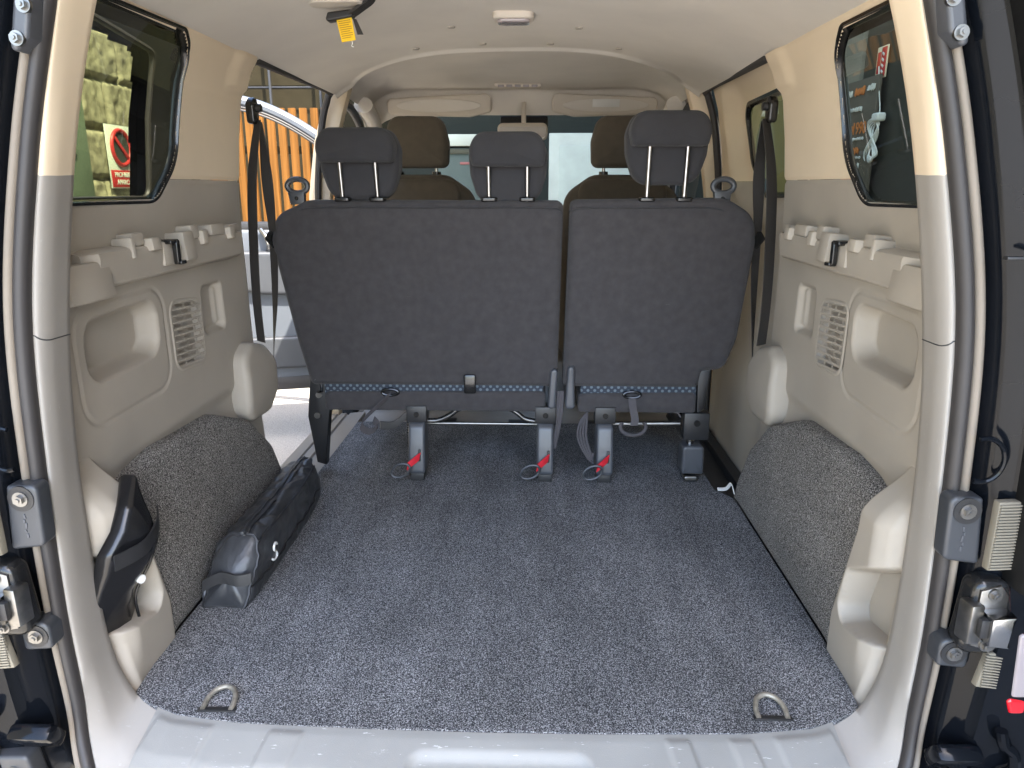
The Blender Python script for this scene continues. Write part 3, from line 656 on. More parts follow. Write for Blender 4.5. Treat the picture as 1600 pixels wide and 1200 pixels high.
b = NB(); b.faces.new([b.verts.new((.838 if p.y < 1.0 else .838-(p.y-1.0)*.12, p.x, p.y)) for p in inset(RW, .0)]); part('pane', b, tint_g, sdoor)
grid('door_skin', np.linspace(1.055, 1.88, 50), np.linspace(-.3, 1.38, 70), lambda y, z: (np.interp(z, [-.4, 0, .5, .85, 1.1, 1.3, 1.42], [.90, .915, .92, .90, .855, .80, .72]), y, z), black_paint, sdoor, lambda y, z: sd_poly(y, z, [(1.08, .86), (1.86, .86), (1.86, 1.25), (1.08, 1.25)]) > 0)
# right front door, closed
fw_ = [(p.x, p.y) for p in rpoly([(2.05, .86, .03), (3.0, .80, .05), (2.55, 1.22, .08), (2.05, 1.25, .04)])]
fdr = grid('front_door', np.arange(1.90, 3.25, .01), np.arange(-.3, 1.32, .01), lambda y, z: (np.interp(z, [-.4, 0, .5, .85, 1.1, 1.3], [.80, .82, .83, .82, .79, .73]), y, z), lowtrim, van, lambda y, z: sd_poly(y, z, fw_) > 0, 'closed right front door')
b = NB(); b.faces.new([b.verts.new((.835 if p[1] < .9 else .83-(p[1]-.9)*.2, p[0], p[1])) for p in fw_]); part('pane', b, clear_g, fdr)
# left sliding door, slid open along the outside of the body
LW = rpoly([(.22, .90, .04), (.925, .895, .03), (.918, 1.0, .10), (.900, 1.262, .03), (.22, 1.335, .03)]); lw = [(p.x, p.y) for p in LW]
LX = lambda y, z: -np.interp(z, [-.3, 0, .5, .9, 1.1, 1.3], [.985, .995, 1.0, .985, .955, .905])
ldo = grid('sliding_door', np.arange(.15, 1.24, .005), np.arange(-.25, 1.41, .005), lambda y, z: (LX(y, z)+.0, y, z), blackpl, van, lambda y, z: sd_poly(y, z, lw) > 0, 'left sliding door pushed back outside the quarter window')
grid('door_skin', np.arange(.15, 1.24, .01), np.arange(-.25, 1.41, .01), lambda y, z: (LX(y, z)-.05, y, z), black_paint, ldo, lambda y, z: sd_poly(y, z, lw) > .0)
b = NB(); b.faces.new([b.verts.new((float(LX(0, p[1]))-.03, p[0], p[1])) for p in lw]); part('pane', b, glass('side_glass', (.62, .66, .52), .7), ldo)
b = NB(); tube(b, [(float(LX(0, p.y))+.002, p.x, p.y) for p in LW], .008, 8, closed=True); part('window_gasket', b, rubber, ldo)
# left front door, swung open
hinge = Vector((-.86, 3.02, 0)); ang = R(160)   # direction from hinge to the rear edge
du = Vector((math.cos(R(166)), math.sin(R(166))*-1, 0)); dn = Vector((-du.y, du.x, 0))
if dn.y > 0: dn = -dn
def fd(u, v, q): p = hinge+du*u+dn*q; return (p.x, p.y, v)
ol = rpoly([(0, -.14, .06), (.95, -.17, .06), (1.05, .1, .1), (1.06, .72, .04), (.0, .70, .04)])
b = NB(); pillow(b, ol, .05, -.05, .03, fd); fdl = part('front_door', b, doorpl, van, 'left front door standing open beyond the side opening')
b = NB(); pillow(b, rpoly([(.05, .33, .05), (.60, .36, .10), (1.0, .48, .05), (1.0, .60, .04), (.05, .58, .05)]), .10, .04, .02, fd); part('armrest', b, greypl, fdl)
b = NB(); pillow(b, rpoly([(.05, -.06, .03), (.98, -.06, .03), (.98, .12, .03), (.05, .12, .03)]), .085, .04, .015, fd); part('door_bin', b, greypl, fdl)
b = NB(); prism(b, [(0, -.185), (1.0, -.195), (1.0, -.13), (0, -.10)], .055, -.055, fd, .008); part('door_seal', b, rubber, fdl)
b = NB(); tube(b, catmull([fd(.56, .70, .06), fd(.53, .66, .095), (fd(.52, .62, .095)), fd(.53, .585, .06)], 5), .014, 10); part('inner_handle', b, chrome, fdl)
fr0 = [(.98, .70), (1.0, 1.0), (.97, 1.22), (.86, 1.335), (.66, 1.355), (.45, 1.30), (.22, 1.165), (.05, 1.0), (-.05, .82)]
b = NB(); tube(b, [fd(u, v, 0) for u, v in [tuple(p) for p in catmull([Vector((a, c, 0)).to_2d() for a, c in fr0], 6)]], .030, 10); part('window_frame', b, doorpl, fdl)
for off in (.036, .052):
    b = NB(); cc = catmull([Vector((.45+(a-.45)*(1-off*1.6), .75+(c-.75)*(1-off*1.5), 0)).to_2d() for a, c in fr0], 6); tube(b, [fd(p.x, p.y, .022) for p in cc], .006, 8); part('glass_channel', b, rubber, fdl)
b = NB(); prism(b, [(0, .70), (1.05, .70), (1.05, .745), (0, .735)], .045, -.045, fd, .006); part('belt_moulding', b, blackpl, fdl)
# raised tailgate above the camera
b = NB(); prism(b, [(-.74, 0), (.74, 0), (.72, 1.12), (-.72, 1.12)], 0, .05, lambda u, v, q: (u, -.06-v, 1.43+q+v*.26), .01); tgt = part('tailgate', b, black_paint, van, 'rear hatch raised above the opening')
b = NB(); prism(b, [(-.70, .03), (.70, .03), (.68, 1.08), (-.68, 1.08)], -.012, -.001, lambda u, v, q: (u, -.06-v, 1.43+q+v*.26), .004); part('inner_trim', b, lowtrim, tgt)

# ------------------------------------------------------------------ carpet and lashing rings
cx = rpoly([(-.676, .046, .02), (-.69, .20, .02), (-.690, .98, .02), (-.645, 1.05, .02), (-.640, 1.70, .01), (.640, 1.70, .01), (.645, 1.05, .02), (.690, .98, .02), (.69, .20, .02), (.676, .046, .02), (.628, .021, .01), (.57, -.004, .01), (.45, -.021, .02), (.2, -.029, .05), (-.2, -.029, .05), (-.45, -.021, .02), (-.57, -.004, .01), (-.628, .021, .01)])
b = NB(); prism(b, cx, -.018, .003, lambda u, v, q: (u, v, q)); cp = part('cargo_carpet', b, carp, None, sharp=30)
tag(cp, 'speckled blue grey carpet covering the load floor', 'carpet')
for x, y, a in ((-.502, .012, 0), (.509, .02, 0)):
    b = NB(); q = [(x-.026, y-.006, .004), (x-.026, y+.016, .010), (x-.018, y+.036, .014), (x, y+.045, .016), (x+.018, y+.036, .014), (x+.026, y+.016, .010), (x+.026, y-.006, .004)]
    tube(b, catmull(q, 5), .0048, 10); lr = part('lashing_ring', b, wornst, van, '%s lashing ring by the sill' % ('left' if x < 0 else 'right'))
    b = NB(); box(b, (x, y-.004, .004), (.07, .012, .004), .001); part('ring_slot', b, blackpl, lr)

b = NB(); ribbon(b, [(.655, 1.045, .006), (.680, 1.04, .010), (.692, 1.03, .030), (.695, 1.0, .012)], (.0, .012, .004), .003); part('white_clip', b, white, cp)
# ------------------------------------------------------------------ seats
TY = lambda z: 1.125-(z-.31)*.065
def backrest(parent, corners, m, th=.115):
    b = NB(); pillow(b, rpoly(corners), 0, th, .022, lambda u, v, q: (u, TY(v)+q, v), bulge0=.004, bulge1=.02); return part('backrest', b, m, parent, sharp=50)
def headrest(parent, cx, zt, w, px, front=False):
    zb = zt-.098; h = w/2
    ol = rpoly([(-h*.74, zt-.205, .07), (h*.74, zt-.205, .07), (h*.97, zt-.12, .06), (h, zt-.06, .06), (h*.80, zt, .06), (-h*.80, zt, .06), (-h, zt-.06, .06), (-h*.97, zt-.12, .06)])
    b = NB(); pillow(b, ol, 1.105, 1.185, .020, lambda u, v, q: (cx+u, q-.05*(zt-v)*0, v), bulge0=.0, bulge1=.012)
    hr = part('headrest', b, seatk, parent, sharp=50)
    ol2 = rpoly([(-h*.88, zb, .012), (h*.88, zb, .012), (h*.97, zt-.05, .06), (h*.76, zt-.003, .05), (-h*.76, zt-.003, .05), (-h*.97, zt-.05, .06)])
    b = NB(); pillow(b, ol2, 1.045, 1.13, .018, lambda u, v, q: (cx+u, q, v), bulge0=.006); part('headrest_cover', b, seatk, hr)
    for d in (-px, px):
        b = NB(); cyl(b, (cx+d, 1.083, zb+.02), (cx+d, 1.105, .882), .0065, 14); part('post', b, chrome, hr)
        b = NB(); pillow(b, rpoly([(cx+d-.024, 1.088, .01), (cx+d+.024, 1.088, .01), (cx+d+.024, 1.122, .01), (cx+d-.024, 1.122, .01)]), .884, .897, .004, lambda u, v, q: (u, v, q)); part('post_collar', b, blackgl, hr)
    return hr
def leg(parent, x, ytop=.24, hook=-1, loop=True):
    b = NB(); ol = rpoly([(1.085, .025, .015), (1.17, .025, .01), (1.20, .16, .03), (1.20, ytop-.045, .02), (1.115, ytop-.045, .03), (1.100, .12, .05)])
    pillow(b, ol, x-.027, x+.027, .010, lambda u, v, q: (q, u, v)); lg = part('leg', b, latchpl, parent, sharp=45)
    b = NB(); box(b, (x, 1.15, ytop-.02), (.066, .06, .055), .003); part('leg_bracket', b, blackpl, lg)
    b = NB(); box(b, (x, 1.13, .014), (.044, .07, .030), .002); part('floor_hook', b, blackpl, lg)
    b = NB(); cyl(b, (x, 1.122, ytop-.020), (x, 1.116, ytop-.020), .009, 14); part('leg_bolt', b, blackgl, lg)
    b = NB(); box(b, (x+.010, 1.0935, .090), (.008, .008, .040), .002); part('release_slot', b, blackpl, lg)
    if loop:
        b = NB(); ribbon(b, [(x+.012, 1.092, .088), (x-.004, 1.078, .078), (x-.026, 1.068, .062)], (.004, 0, .026), .003); part('red_strap', b, redw, lg)
        cx_, cz_ = x-.048+(.008 if hook > 0 else 0), .048
        b = NB(); tube(b, catmull([(cx_+.026*math.cos(a)*(1.15)-.006*math.sin(a), 1.066, cz_+.020*math.sin(a)+.012*math.cos(a)) for a in np.linspace(0, 2*math.pi, 14, endpoint=False)], 3, closed=True), .0042, 8, closed=True); part('pull_loop', b, greypl, lg)
    return lg
def release(parent, x):
    b = NB(); tube(b, catmull([(x+.030*math.cos(a), 1.115, .928+.020*math.sin(a)) for a in np.linspace(0, 2*math.pi, 14, endpoint=False)], 3, closed=True), .0085, 10, closed=True, sx=1.0); rh = part('release_handle', b, greypl, parent)
    b = NB(); prism(b, [(x-.022, .875), (x+.020, .875), (x+.022, .912), (x-.028, .912)], 1.105, 1.128, lambda u, v, q: (u, q, v), .003); part('handle_stem', b, greypl, rh)
    b = NB(); cyl(b, (x-.002, 1.106, .893), (x-.002, 1.1035, .893), .006, 14); part('handle_rivet', b, blackgl, rh)
def band(parent, x0, x1, z0=.268, z1=.318):
    b = NB(); box(b, ((x0+x1)/2, 1.172, (z0+z1)/2), (x1-x0, .07, z1-z0), .006); part('dotted_band', b, dots, parent)
def cushion(parent, x0, x1):
    b = NB(); pillow(b, rpoly([(x0, .228, .012), (x1, .228, .012), (x1, .296, .02), (x0, .290, .02)]), 1.128, 1.62, .010, lambda u, v, q: (u, q, v+(q-1.13)*.10), bulge0=.003); part('seat_cushion', b, seatf, parent, sharp=50)
def handle_slot(parent, x, z):
    b = NB(); tube(b, catmull([(x+.026*math.cos(a), 1.124, z+.010*math.sin(a)) for a in np.linspace(0, 2*math.pi, 14, endpoint=False)], 3, closed=True), .005, 8, closed=True); part('strap_eyelet', b, blackgl, parent)
big = thing('rear_bench_seat', (-.28, 1.3, 0), 'wide two place folding rear seat with charcoal felt back, left of the gap', 'car seat', 'second row seats')
backrest(big, [(-.640, .312, .02), (.148, .312, .015), (.157, .887, .022), (-.60, .888, .05), (-.700, .845, .07), (-.722, .77, .08), (-.672, .46, .1)], seatf)
headrest(big, -.443, 1.092, .240, .052); headrest(big, -.006, 1.080, .232, .056)
release(big, -.632)
cushion(big, -.600, .112); band(big, -.600, .105)
leg(big, -.303); leg(big, .112)
b = NB(); tube(b, catmull([(-.29, 1.17, .186), (-.245, 1.17, .184), (-.20, 1.17, .203), (-.165, 1.17, .226), (-.09, 1.17, .229), (-.015, 1.17, .229), (.02, 1.17, .212), (.05, 1.17, .190), (.11, 1.17, .182)], 5), .0085, 12); part('cross_bar', b, darkst, big)
b = NB(); cyl(b, (-.28, 1.20, .165), (.11, 1.20, .165), .006, 12); part('link_rod', b, steel, big)
b = NB(); tube(b, [(-.335+.006*math.cos(a), 1.16+.006*math.sin(a), .14+.07*a/50) for a in np.linspace(0, 50, 160)], .0018, 6); part('return_spring', b, blackgl, big)
handle_slot(big, -.385, .292)
b = NB(); ribbon(b, [(-.385, 1.122, .285), (-.43, 1.108, .245), (-.47, 1.10, .205), (-.476, 1.10, .180), (-.450, 1.10, .168), (-.425, 1.105, .185), (-.44, 1.11, .205)], (.010, -.006, .024), .002); part('pull_strap', b, webp, big)
b = NB(); ribbon(b, [(-.42, 1.115, .185), (-.38, 1.13, .18), (-.34, 1.14, .21)], (.0, .0, .026), .006); part('strap_buckle', b, blackpl, big)
b = NB(); box(b, (-.128, 1.112, .325), (.038, .014, .062), .005); part('strap_keeper', b, blackgl, big)
b = NB(); prism(b, [(-.640, .40), (-.600, .40), (-.585, .24), (-.60, .20), (-.615, .03), (-.645, .04), (-.665, .20)], 1.15, 1.19, lambda u, v, q: (u, q, v), .004); sb = part('hinge_bracket', b, blackpl, big)
for x, z in ((-.622, .37), (-.622, .275), (-.632, .205)): b = NB(); cyl(b, (x, 1.152, z), (x, 1.143, z), .010, 16); part('bracket_bolt', b, steel, sb)
b = NB(); tube(b, catmull([(-.636, 1.146, .355), (-.630, 1.135, .335), (-.612, 1.135, .325), (-.610, 1.14, .29), (-.625, 1.146, .285)], 4), .0045, 8); part('latch_loop', b, chrome, sb)
b = NB(); pillow(b, rpoly([(.118, .245, .01), (.142, .245, .01), (.150, .375, .014), (.126, .375, .014)]), 1.108, 1.17, .008, lambda u, v, q: (u, q, v)); part('hinge_cover', b, latchpl, big)
b = NB()
for k in range(3): tube(b, catmull([(.150+.008*k, 1.13, .30), (.152+.006*k, 1.12, .24), (.146+.004*k, 1.115, .17), (.132+.005*k, 1.12, .11)], 5), .005, 8)
b2 = b; part('cable', b, webp, big)
def top_seam(parent, x0, x1):
    b = NB(); tube(b, catmull([(x0, TY(.862)+.004, .855), (x0+.05, TY(.866)-.0035, .866), ((x0+x1)/2, TY(.866)-.004, .867), (x1-.05, TY(.866)-.0035, .866), (x1, TY(.862)+.004, .855)], 8), .0022, 6); part('seam', b, seatk, parent)
top_seam(big, -.62, .150)
sm = thing('single_car_seat', (.45, 1.3, 0), 'narrow single folding rear seat with charcoal felt back, right of the gap', 'car seat', 'second row seats')
backrest(sm, [(.166, .312, .015), (.592, .312, .012), (.600, .368, .01), (.668, .372, .04), (.700, .47, .06), (.727, .77, .08), (.715, .845, .08), (.63, .895, .09), (.178, .889, .02)], seatf)
headrest(sm, .453, 1.135, .240, .054)
release(sm, .622); top_seam(sm, .172, .63)
cushion(sm, .215, .590); band(sm, .222, .590)
leg(sm, .303, hook=1)
b = NB(); cyl(b, (.31, 1.17, .178), (.55, 1.17, .182), .0085, 12); part('cross_bar', b, steel, sm)
b = NB(); pillow(b, rpoly([(.552, .030, .006), (.622, .030, .006), (.620, .125, .012), (.552, .125, .012)]), 1.105, 1.18, .008, lambda u, v, q: (u, q, v)); sl_ = part('leg', b, latchpl, sm)
b = NB(); box(b, (.595, 1.15, .185), (.080, .05, .09), .003); part('leg_bracket', b, blackpl, sl_)
b = NB(); cyl(b, (.595, 1.127, .198), (.595, 1.118, .198), .010, 16); part('leg_bolt', b, blackgl, sl_)
b = NB(); cyl(b, (.580, 1.14, .14), (.580, 1.14, .118), .012, 14); part('pin', b, chrome, sl_)
b = NB(); pillow(b, rpoly([(.560, .006, .01), (.605, .006, .01), (.605, .026, .008), (.560, .026, .008)]), 1.10, 1.15, .006, lambda u, v, q: (u, q, v)); part('floor_hook', b, steel, sl_)
b = NB(); prism(b, [(.592, .365), (.632, .372), (.618, .24), (.596, .22)], 1.14, 1.19, lambda u, v, q: (u, q, v), .004); part('hinge_bracket', b, blackpl, sm)
b = NB(); pillow(b, rpoly([(.172, .245, .012), (.205, .245, .012), (.200, .385, .014), (.180, .385, .012)]), 1.106, 1.17, .009, lambda u, v, q: (u, q, v)); part('hinge_cover', b, latchpl, sm)
handle_slot(sm, .385, .290)
b = NB(); ribbon(b, [(.385, 1.122, .283), (.388, 1.112, .25), (.395, 1.105, .215), (.39, 1.10, .195)], (.024, 0, .0), .002); part('pull_strap', b, webp, sm)
b = NB(); tube(b, catmull([(.39+.040*math.cos(a), 1.105, .190+.028*math.sin(a)) for a in np.linspace(2.6, 6.9, 12)], 3), .006, 8); part('strap_loop', b, webp, sm)
for k in range(4):
    b = NB(); tube(b, catmull([(.262-.004*k, 1.17, .235), (.225+.007*k, 1.15, .19), (.218+.009*k, 1.135, .14), (.245+.006*k, 1.12, .085), (.268, 1.12, .06+.012*k)], 5), .004, 8); part('cable', b, webp, sm)

def front_seat(x, label):
    t = thing('front_seat', (x, 2.05, 0), label, 'car seat', 'front row seats')
    b = NB(); pillow(b, rpoly([(x-.24, .25, .05), (x+.24, .25, .05), (x+.265, .70, .1), (x+.225, .90, .10), (x+.12, .972, .08), (x-.12, .972, .08), (x-.225, .90, .10), (x-.265, .70, .1)]), 1.98, 2.10, .035, lambda u, v, q: (u, q-(v-.5)*.10, v), bulge0=.015); part('backrest', b, seatb, t, sharp=60)
    b = NB(); pillow(b, rpoly([(x-.175, .30, .05), (x+.175, .30, .05), (x+.18, .955, .06), (x-.18, .955, .06)]), 1.968, 2.05, .02, lambda u, v, q: (u, q-(v-.5)*.10, v), bulge0=.012); part('back_panel', b, seatb, t, sharp=60)
    b = NB(); pillow(b, rpoly([(x-.125, .998, .03), (x+.125, .998, .03), (x+.13, 1.10, .06), (x+.105, 1.196, .05), (x-.105, 1.196, .05), (x-.13, 1.10, .06)]), 1.94, 2.04, .028, lambda u, v, q: (u, q-(v-1.1)*.06, v), bulge0=.01); hr = part('headrest', b, seatb, t, sharp=60)
    for d in (-.075, .075):
        b = NB(); cyl(b, (x+d, 1.99, 1.02), (x+d, 1.99, .96), .0065, 12); part('post', b, chrome, hr)
        b = NB(); cyl(b, (x+d, 1.99, .966), (x+d, 1.99, .984), .018, 16); part('post_collar', b, blackgl, hr)
    b = NB(); pillow(b, rpoly([(x-.25, .22, .04), (x+.25, .22, .04), (x+.25, .36, .05), (x-.25, .36, .05)]), 2.0, 2.55, .03, lambda u, v, q: (u, q, v)); part('seat_cushion', b, seatb, t)
    b = NB(); box(b, (x, 2.25, .10), (.42, .42, .24), .02); part('seat_base', b, blackpl, t)
front_seat(-.405, 'left front seat seen from behind, its headrest left of the mirror')
front_seat(.425, 'right front seat seen from behind, half hidden by the tallest rear headrest')

# ------------------------------------------------------------------ seat belts
def belt(s, label):
    t = thing('seat_belt', (s*.74, 1.03, .48), label, 'seat belt', 'seat belts on the pillars')
    ax = .725
    b = NB(); pillow(b, rpoly([(1.012, 1.095, .012), (1.048, 1.095, .012), (1.052, 1.15, .016), (1.035, 1.170, .012), (1.008, 1.148, .014)]), ax-.022, ax+.004, .008, lambda u, v, q: (s*q, u, v)); g_ = part('belt_guide', b, blackgl, t)
    b = NB(); cyl(b, (s*(ax-.018), 1.032, 1.138), (s*(ax-.034), 1.032, 1.138), .011, 18); part('guide_bolt', b, blackpl, g_)
    b = NB(); ribbon(b, [(s*(ax-.022), 1.03, 1.105), (s*.730, 1.022, .95), (s*.738, 1.006, .75), (s*.735, .985, .60), (s*.725, .965, .488)], [(s*.030, .034, 0), (s*.036, .028, 0), (s*.036, .028, 0), (s*.034, .028, 0), (s*.034, .030, 0)], .002); part('retractor_webbing', b, web, t)
    if s < 0:
        p = [(-.697, 1.035, 1.10), (-.705, 1.07, .95), (-.712, 1.10, .82), (-.715, 1.11, .78)]; q = [(-.715, 1.11, .775), (-.725, 1.11, .60), (-.738, 1.10, .45), (-.745, 1.09, .34)]
    else:
        p = [(.697, 1.035, 1.10), (.715, 1.09, .95), (.735, 1.13, .82), (.738, 1.14, .78)]; q = [(.738, 1.14, .775), (.742, 1.135, .62), (.748, 1.12, .45), (.750, 1.10, .34)]
    b = NB(); ribbon(b, p, [(s*.02, .035, 0), (s*.036, .012, 0), (s*.030, .020, 0), (s*.03, .02, 0)], .002); part('shoulder_webbing', b, web, t)
    b = NB(); ribbon(b, q, [(s*.03, .015, 0), (s*.024, .022, 0), (s*.012, .03, 0), (s*.006, .03, 0)], .002); part('lap_webbing', b, web, t)
    c = Vector(q[0]); b = NB(); pillow(b, rpoly([(-.026, .0, .008), (0, -.034, .008), (.026, 0, .008), (.012, .022, .006), (-.012, .022, .006)]), -.006, .006, .003, lambda u, v, w_: (c.x+s*u, c.y+w_, c.z+v)); part('belt_tongue', b, blackgl, t)
belt(-1, 'black seat belt on the left pillar hanging in the open doorway')
belt(1, 'black seat belt on the right pillar beside the closed sliding door')
# belt stowed at the ceiling with its yellow tag
t = thing('ceiling_belt', (-.38, .75, 1.30), 'black belt end stowed in the ceiling with a yellow printed tag', 'seat belt')
zz = ceil_z(-.38, .75)
b = NB(); pillow(b, rpoly([(-.46, .70, .03), (-.32, .69, .03), (-.33, .76, .02), (-.45, .765, .02)]), zz-.012, zz+.01, .006, lambda u, v, q: (u, v, q)); part('belt_exit_cover', b, visorm, t)
b = NB(); pillow(b, rpoly([(-.420, 1.297, .006), (-.352, 1.308, .006), (-.352, 1.325, .006), (-.412, 1.318, .006)]), .735, .765, .005, lambda u, v, q: (u, q, v)); part('belt_holder', b, blackpl, t)
b = NB(); ribbon(b, [(-.36, .75, 1.314), (-.335, .745, 1.328), (-.31, .74, 1.343), (-.30, .74, 1.36)], (.0, .045, .0), .006); part('webbing', b, web, t)
b = NB(); prism(b, [(-.3555, 1.305), (-.348, 1.305), (-.333, 1.272), (-.347, 1.272)], .748, .752, lambda u, v, q: (u, q, v)); part('web_end', b, web, t)
TG = [(-.394, 1.307), (-.358, 1.312), (-.350, 1.259), (-.383, 1.254)]
b = NB(); prism(b, TG, .742, .7435, lambda u, v, q: (u, q, v)); tg = part('care_tag', b, yellow, t)
for k in range(9):
    f = .16+.085*k; a0 = Vector(TG[0]).lerp(Vector(TG[3]), f); a1 = Vector(TG[1]).lerp(Vector(TG[2]), f); p0 = a0.lerp(a1, .10); p1 = a0.lerp(a1, .9-.15*(k % 3 == 2))
    b = NB(); prism(b, [p0, p1, p1+Vector((0, -.0016)), p0+Vector((0, -.0016))], .7412, .7418, lambda u, v, q: (u, q, v)); part('printed_line', b, mat('tag_ink', (.45, .24, .01), .6) if k == 0 else MATS['tag_ink'], tg)
b = NB(); tube(b, catmull([(-.360, .744, 1.258), (-.358, .744, 1.252), (-.361, .744, 1.247), (-.356, .744, 1.244)], 4), .001, 6); part('tag_thread', b, white, tg)

# ------------------------------------------------------------------ bags
# duffel: lofted sections from the near end to the far end
secs = []
def sec(y, xl, xr, h, lean, sag, yo):
    cx_ = (xl+xr)/2; w_ = (xr-xl)/2; pts = []
    raw = [(-1, .0), (-.5, -.0), (0, 0), (.5, 0), (1, 0), (1.06, .25), (1.02, .55), (.80, .88), (.55, 1.0), (.3, 1.02), (.05, 1.03), (-.25, 1.02), (-.62, .96), (-.95, .78), (-1.08, .45), (-1.05, .2)]
    for u, v in raw:
        wr = random.uniform(-1, 1)*.004
        pts.append(Vector((cx_+u*w_+lean*v+wr*(v > .1), y+yo*v+wr, .004+h*v+(wr if v > .3 else 0)-sag*max(0, v-.5))))
    return pts
from mathutils import noise
b = NB()
rows = [sec(.345, -.676, -.580, .140, .026, 0, .070), sec(.36, -.682, -.575, .146, .026, 0, .066), sec(.45, -.685, -.570, .150, .024, .008, .045), sec(.56, -.686, -.568, .146, .02, .014, .03), sec(.68, -.686, -.570, .140, .016, .016, .01), sec(.80, -.686, -.573, .132, .010, .008, .0), sec(.90, -.686, -.578, .122, .004, .0, -.0), sec(.955, -.685, -.584, .114, .0, 0, .0), sec(.968, -.678, -.590, .108, .0, 0, .0)]
rr = []
for k in range(len(rows[0])): rr.append(catmull([r[k] for r in rows], 14))
rows2 = [[rr[k][i] for k in range(len(rr))] for i in range(len(rr[0]))]
rows2 = [catmull(r, 5, closed=True) for r in rows2]
def cap_rows(r, dy):
    c = sum(r, Vector((0, 0, 0)))/len(r); return [[c+(p-c)*f+Vector((0, dy*(1-f*f), 0)) for p in r] for f in (.06, .25, .45, .65, .85)]
nfirst = 5
rows3 = cap_rows(rows2[0], -.022)+rows2+cap_rows(rows2[-1], .012)[::-1]
for i, r in enumerate(rows3):
    c = sum(r, Vector((0, 0, 0)))/len(r)
    for j, p in enumerate(r):
        if p.z < .012: continue
        q = Vector((p.x*26+p.z*9, p.y*13+p.z*16, p.z*24)); n1 = noise.noise(q); n2 = noise.noise(q*2.3+Vector((3, 1, 7)))
        d = .012*(abs(n1)-.25)+.004*n2
        r[j] = p+(p-c).normalized()*d
V = loft(b, rows3, closed=True); b.faces.new(V[0][::-1]); b.faces.new(V[-1])
duf = part('duffel_bag', b, nyl, None, sharp=50); tag(duf, 'long black nylon zip bag lying against the left wheel arch', 'bag')
NR = len(rr[0])
zip_ = [rows3[nfirst+i][50]+Vector((.002, 0, .002)) for i in range(NR)]
b = NB(); ribbon(b, zip_[::6]+[zip_[-1]], (.022, 0, -.002), .003, 5); part('zip_tape', b, blackpl, duf)
b = NB(); tube(b, [p+Vector((.0, 0, .0035)) for p in zip_], .0022, 6); part('zip_teeth', b, greypl, duf)
b = NB(); box(b, zip_[2]+Vector((0, -.004, .006)), (.010, .018, .008), .002); box(b, zip_[0]+Vector((0, -.002, -.012)), (.008, .004, .024), .001); part('zip_puller', b, greypl, duf)
for k_ in (7, 5):
    b = NB(); tube(b, [rows3[nfirst+i][k_*5]+Vector((.001, 0, .001)) for i in range(NR)], .0028, 6); part('piping', b, blackpl, duf)
b = NB(); tube(b, rows3[nfirst], .003, 6, closed=True); part('end_piping', b, blackpl, duf)
b = NB(); ribbon(b, [(-.672, .343, .055), (-.63, .346, .075), (-.59, .343, .070), (-.562, .35, .072)], (0, .004, .026), .003); part('end_handle', b, blackpl, duf)
b = NB(); lx = [(x+.016, .944-y, z) for x, y, z in ((-.5655, .455, .086), (-.562, .470, .100), (-.560, .488, .098), (-.562, .484, .084), (-.564, .466, .074), (-.566, .460, .058), (-.566, .480, .056), (-.5645, .492, .066))]
tube(b, catmull(lx, 5), .003, 8, sx=.5); part('emblem', b, white, duf)
# vinyl pouch in the left pocket
ol = rpoly([(.03, .115, .02), (.175, .085, .02), (.200, .125, .03), (.190, .285, .02), (.165, .40, .008), (.150, .405, .006), (.095, .365, .03), (.045, .29, .02)])
def pm(u, v, q):
    return (-(.668+.058*float(sstep(.27, .12, v))+q+.016*math.sin(v*31+u*14)*.5-.03*max(0, v-.28)+.010*math.sin(u*42)), u, v)
b = NB(); pillow(b, ol, .0, .035, .012, pm, bulge0=.012); pouch = part('vinyl_pouch', b, vinyl, None, sharp=50); tag(pouch, 'glossy black folded pouch with a white stud, stuffed in the left pocket', 'pouch')
b = NB(); ribbon(b, [pm(.035, .282, -.012), pm(.09, .287, -.016), pm(.15, .300, -.014), pm(.196, .306, -.006)], (.002, 0, .030), .003); part('strap', b, blackpl, pouch)
b = NB(); c = Vector(pm(.118, .205, -.014)); cyl(b, c, c+Vector((.005, -.002, 0)), .0085, 20); part('white_stud', b, white, pouch)
b = NB(); tube(b, catmull([pm(.150, .285, -.014), pm(.155, .22, -.015), pm(.140, .16, -.015), pm(.145, .10, -.012)], 6), .003, 8); part('fold_seam', b, vinyl, pouch)

# ------------------------------------------------------------------ outside, left: stone wall with sign and cabinet, fence, dark block
def ashlar(name, x, y0, y1, z0, z1):
    y = np.arange(y0, y1, .014); z = np.arange(z0, z1, .014)
    rng = np.random.default_rng(3); nz = rng.normal(0, 1, (len(y), len(z)))
    for _ in range(2): nz = (nz+np.roll(nz, 1, 0)+np.roll(nz, 1, 1)+np.roll(nz, -1, 0)+np.roll(nz, -1, 1))/3.2
    def f(Y, Z):
        row = np.floor((Z+.53)/.30); fz = (Z+.53)/.30-row; c = Y/.62+.5*(row % 2)+.17*(row % 3); fy = c-np.floor(c)
        e = np.minimum(np.minimum(fz, 1-fz)*.30, np.minimum(fy, 1-fy)*.62)
        h = sstep(.006, .03, e)*.030
        return x+h+nz*.0035*(e > .01), Y, Z
    return grid(name, y, z, f, stone, None)
wl = ashlar('stone_wall', -2.66, -2.5, 5.2, -.53, 3.4); tag(wl, 'rough yellowish stone block wall on the left of the van', 'wall')
sg = thing('no_parking_sign', (-2.615, 3.80, .9), 'white prohibition sign with red ring and red text panel on the stone wall', 'sign')
b = NB(); box(b, (-2.612, 3.77, 1.107), (.006, .31, .39), .002); part('sign_plate', b, signw, sg)
b = NB(); box(b, (-2.607, 3.77, .972), (.004, .29, .105), .001); part('text_panel', b, signr, sg)
ry = (R(90), 0, R(90))
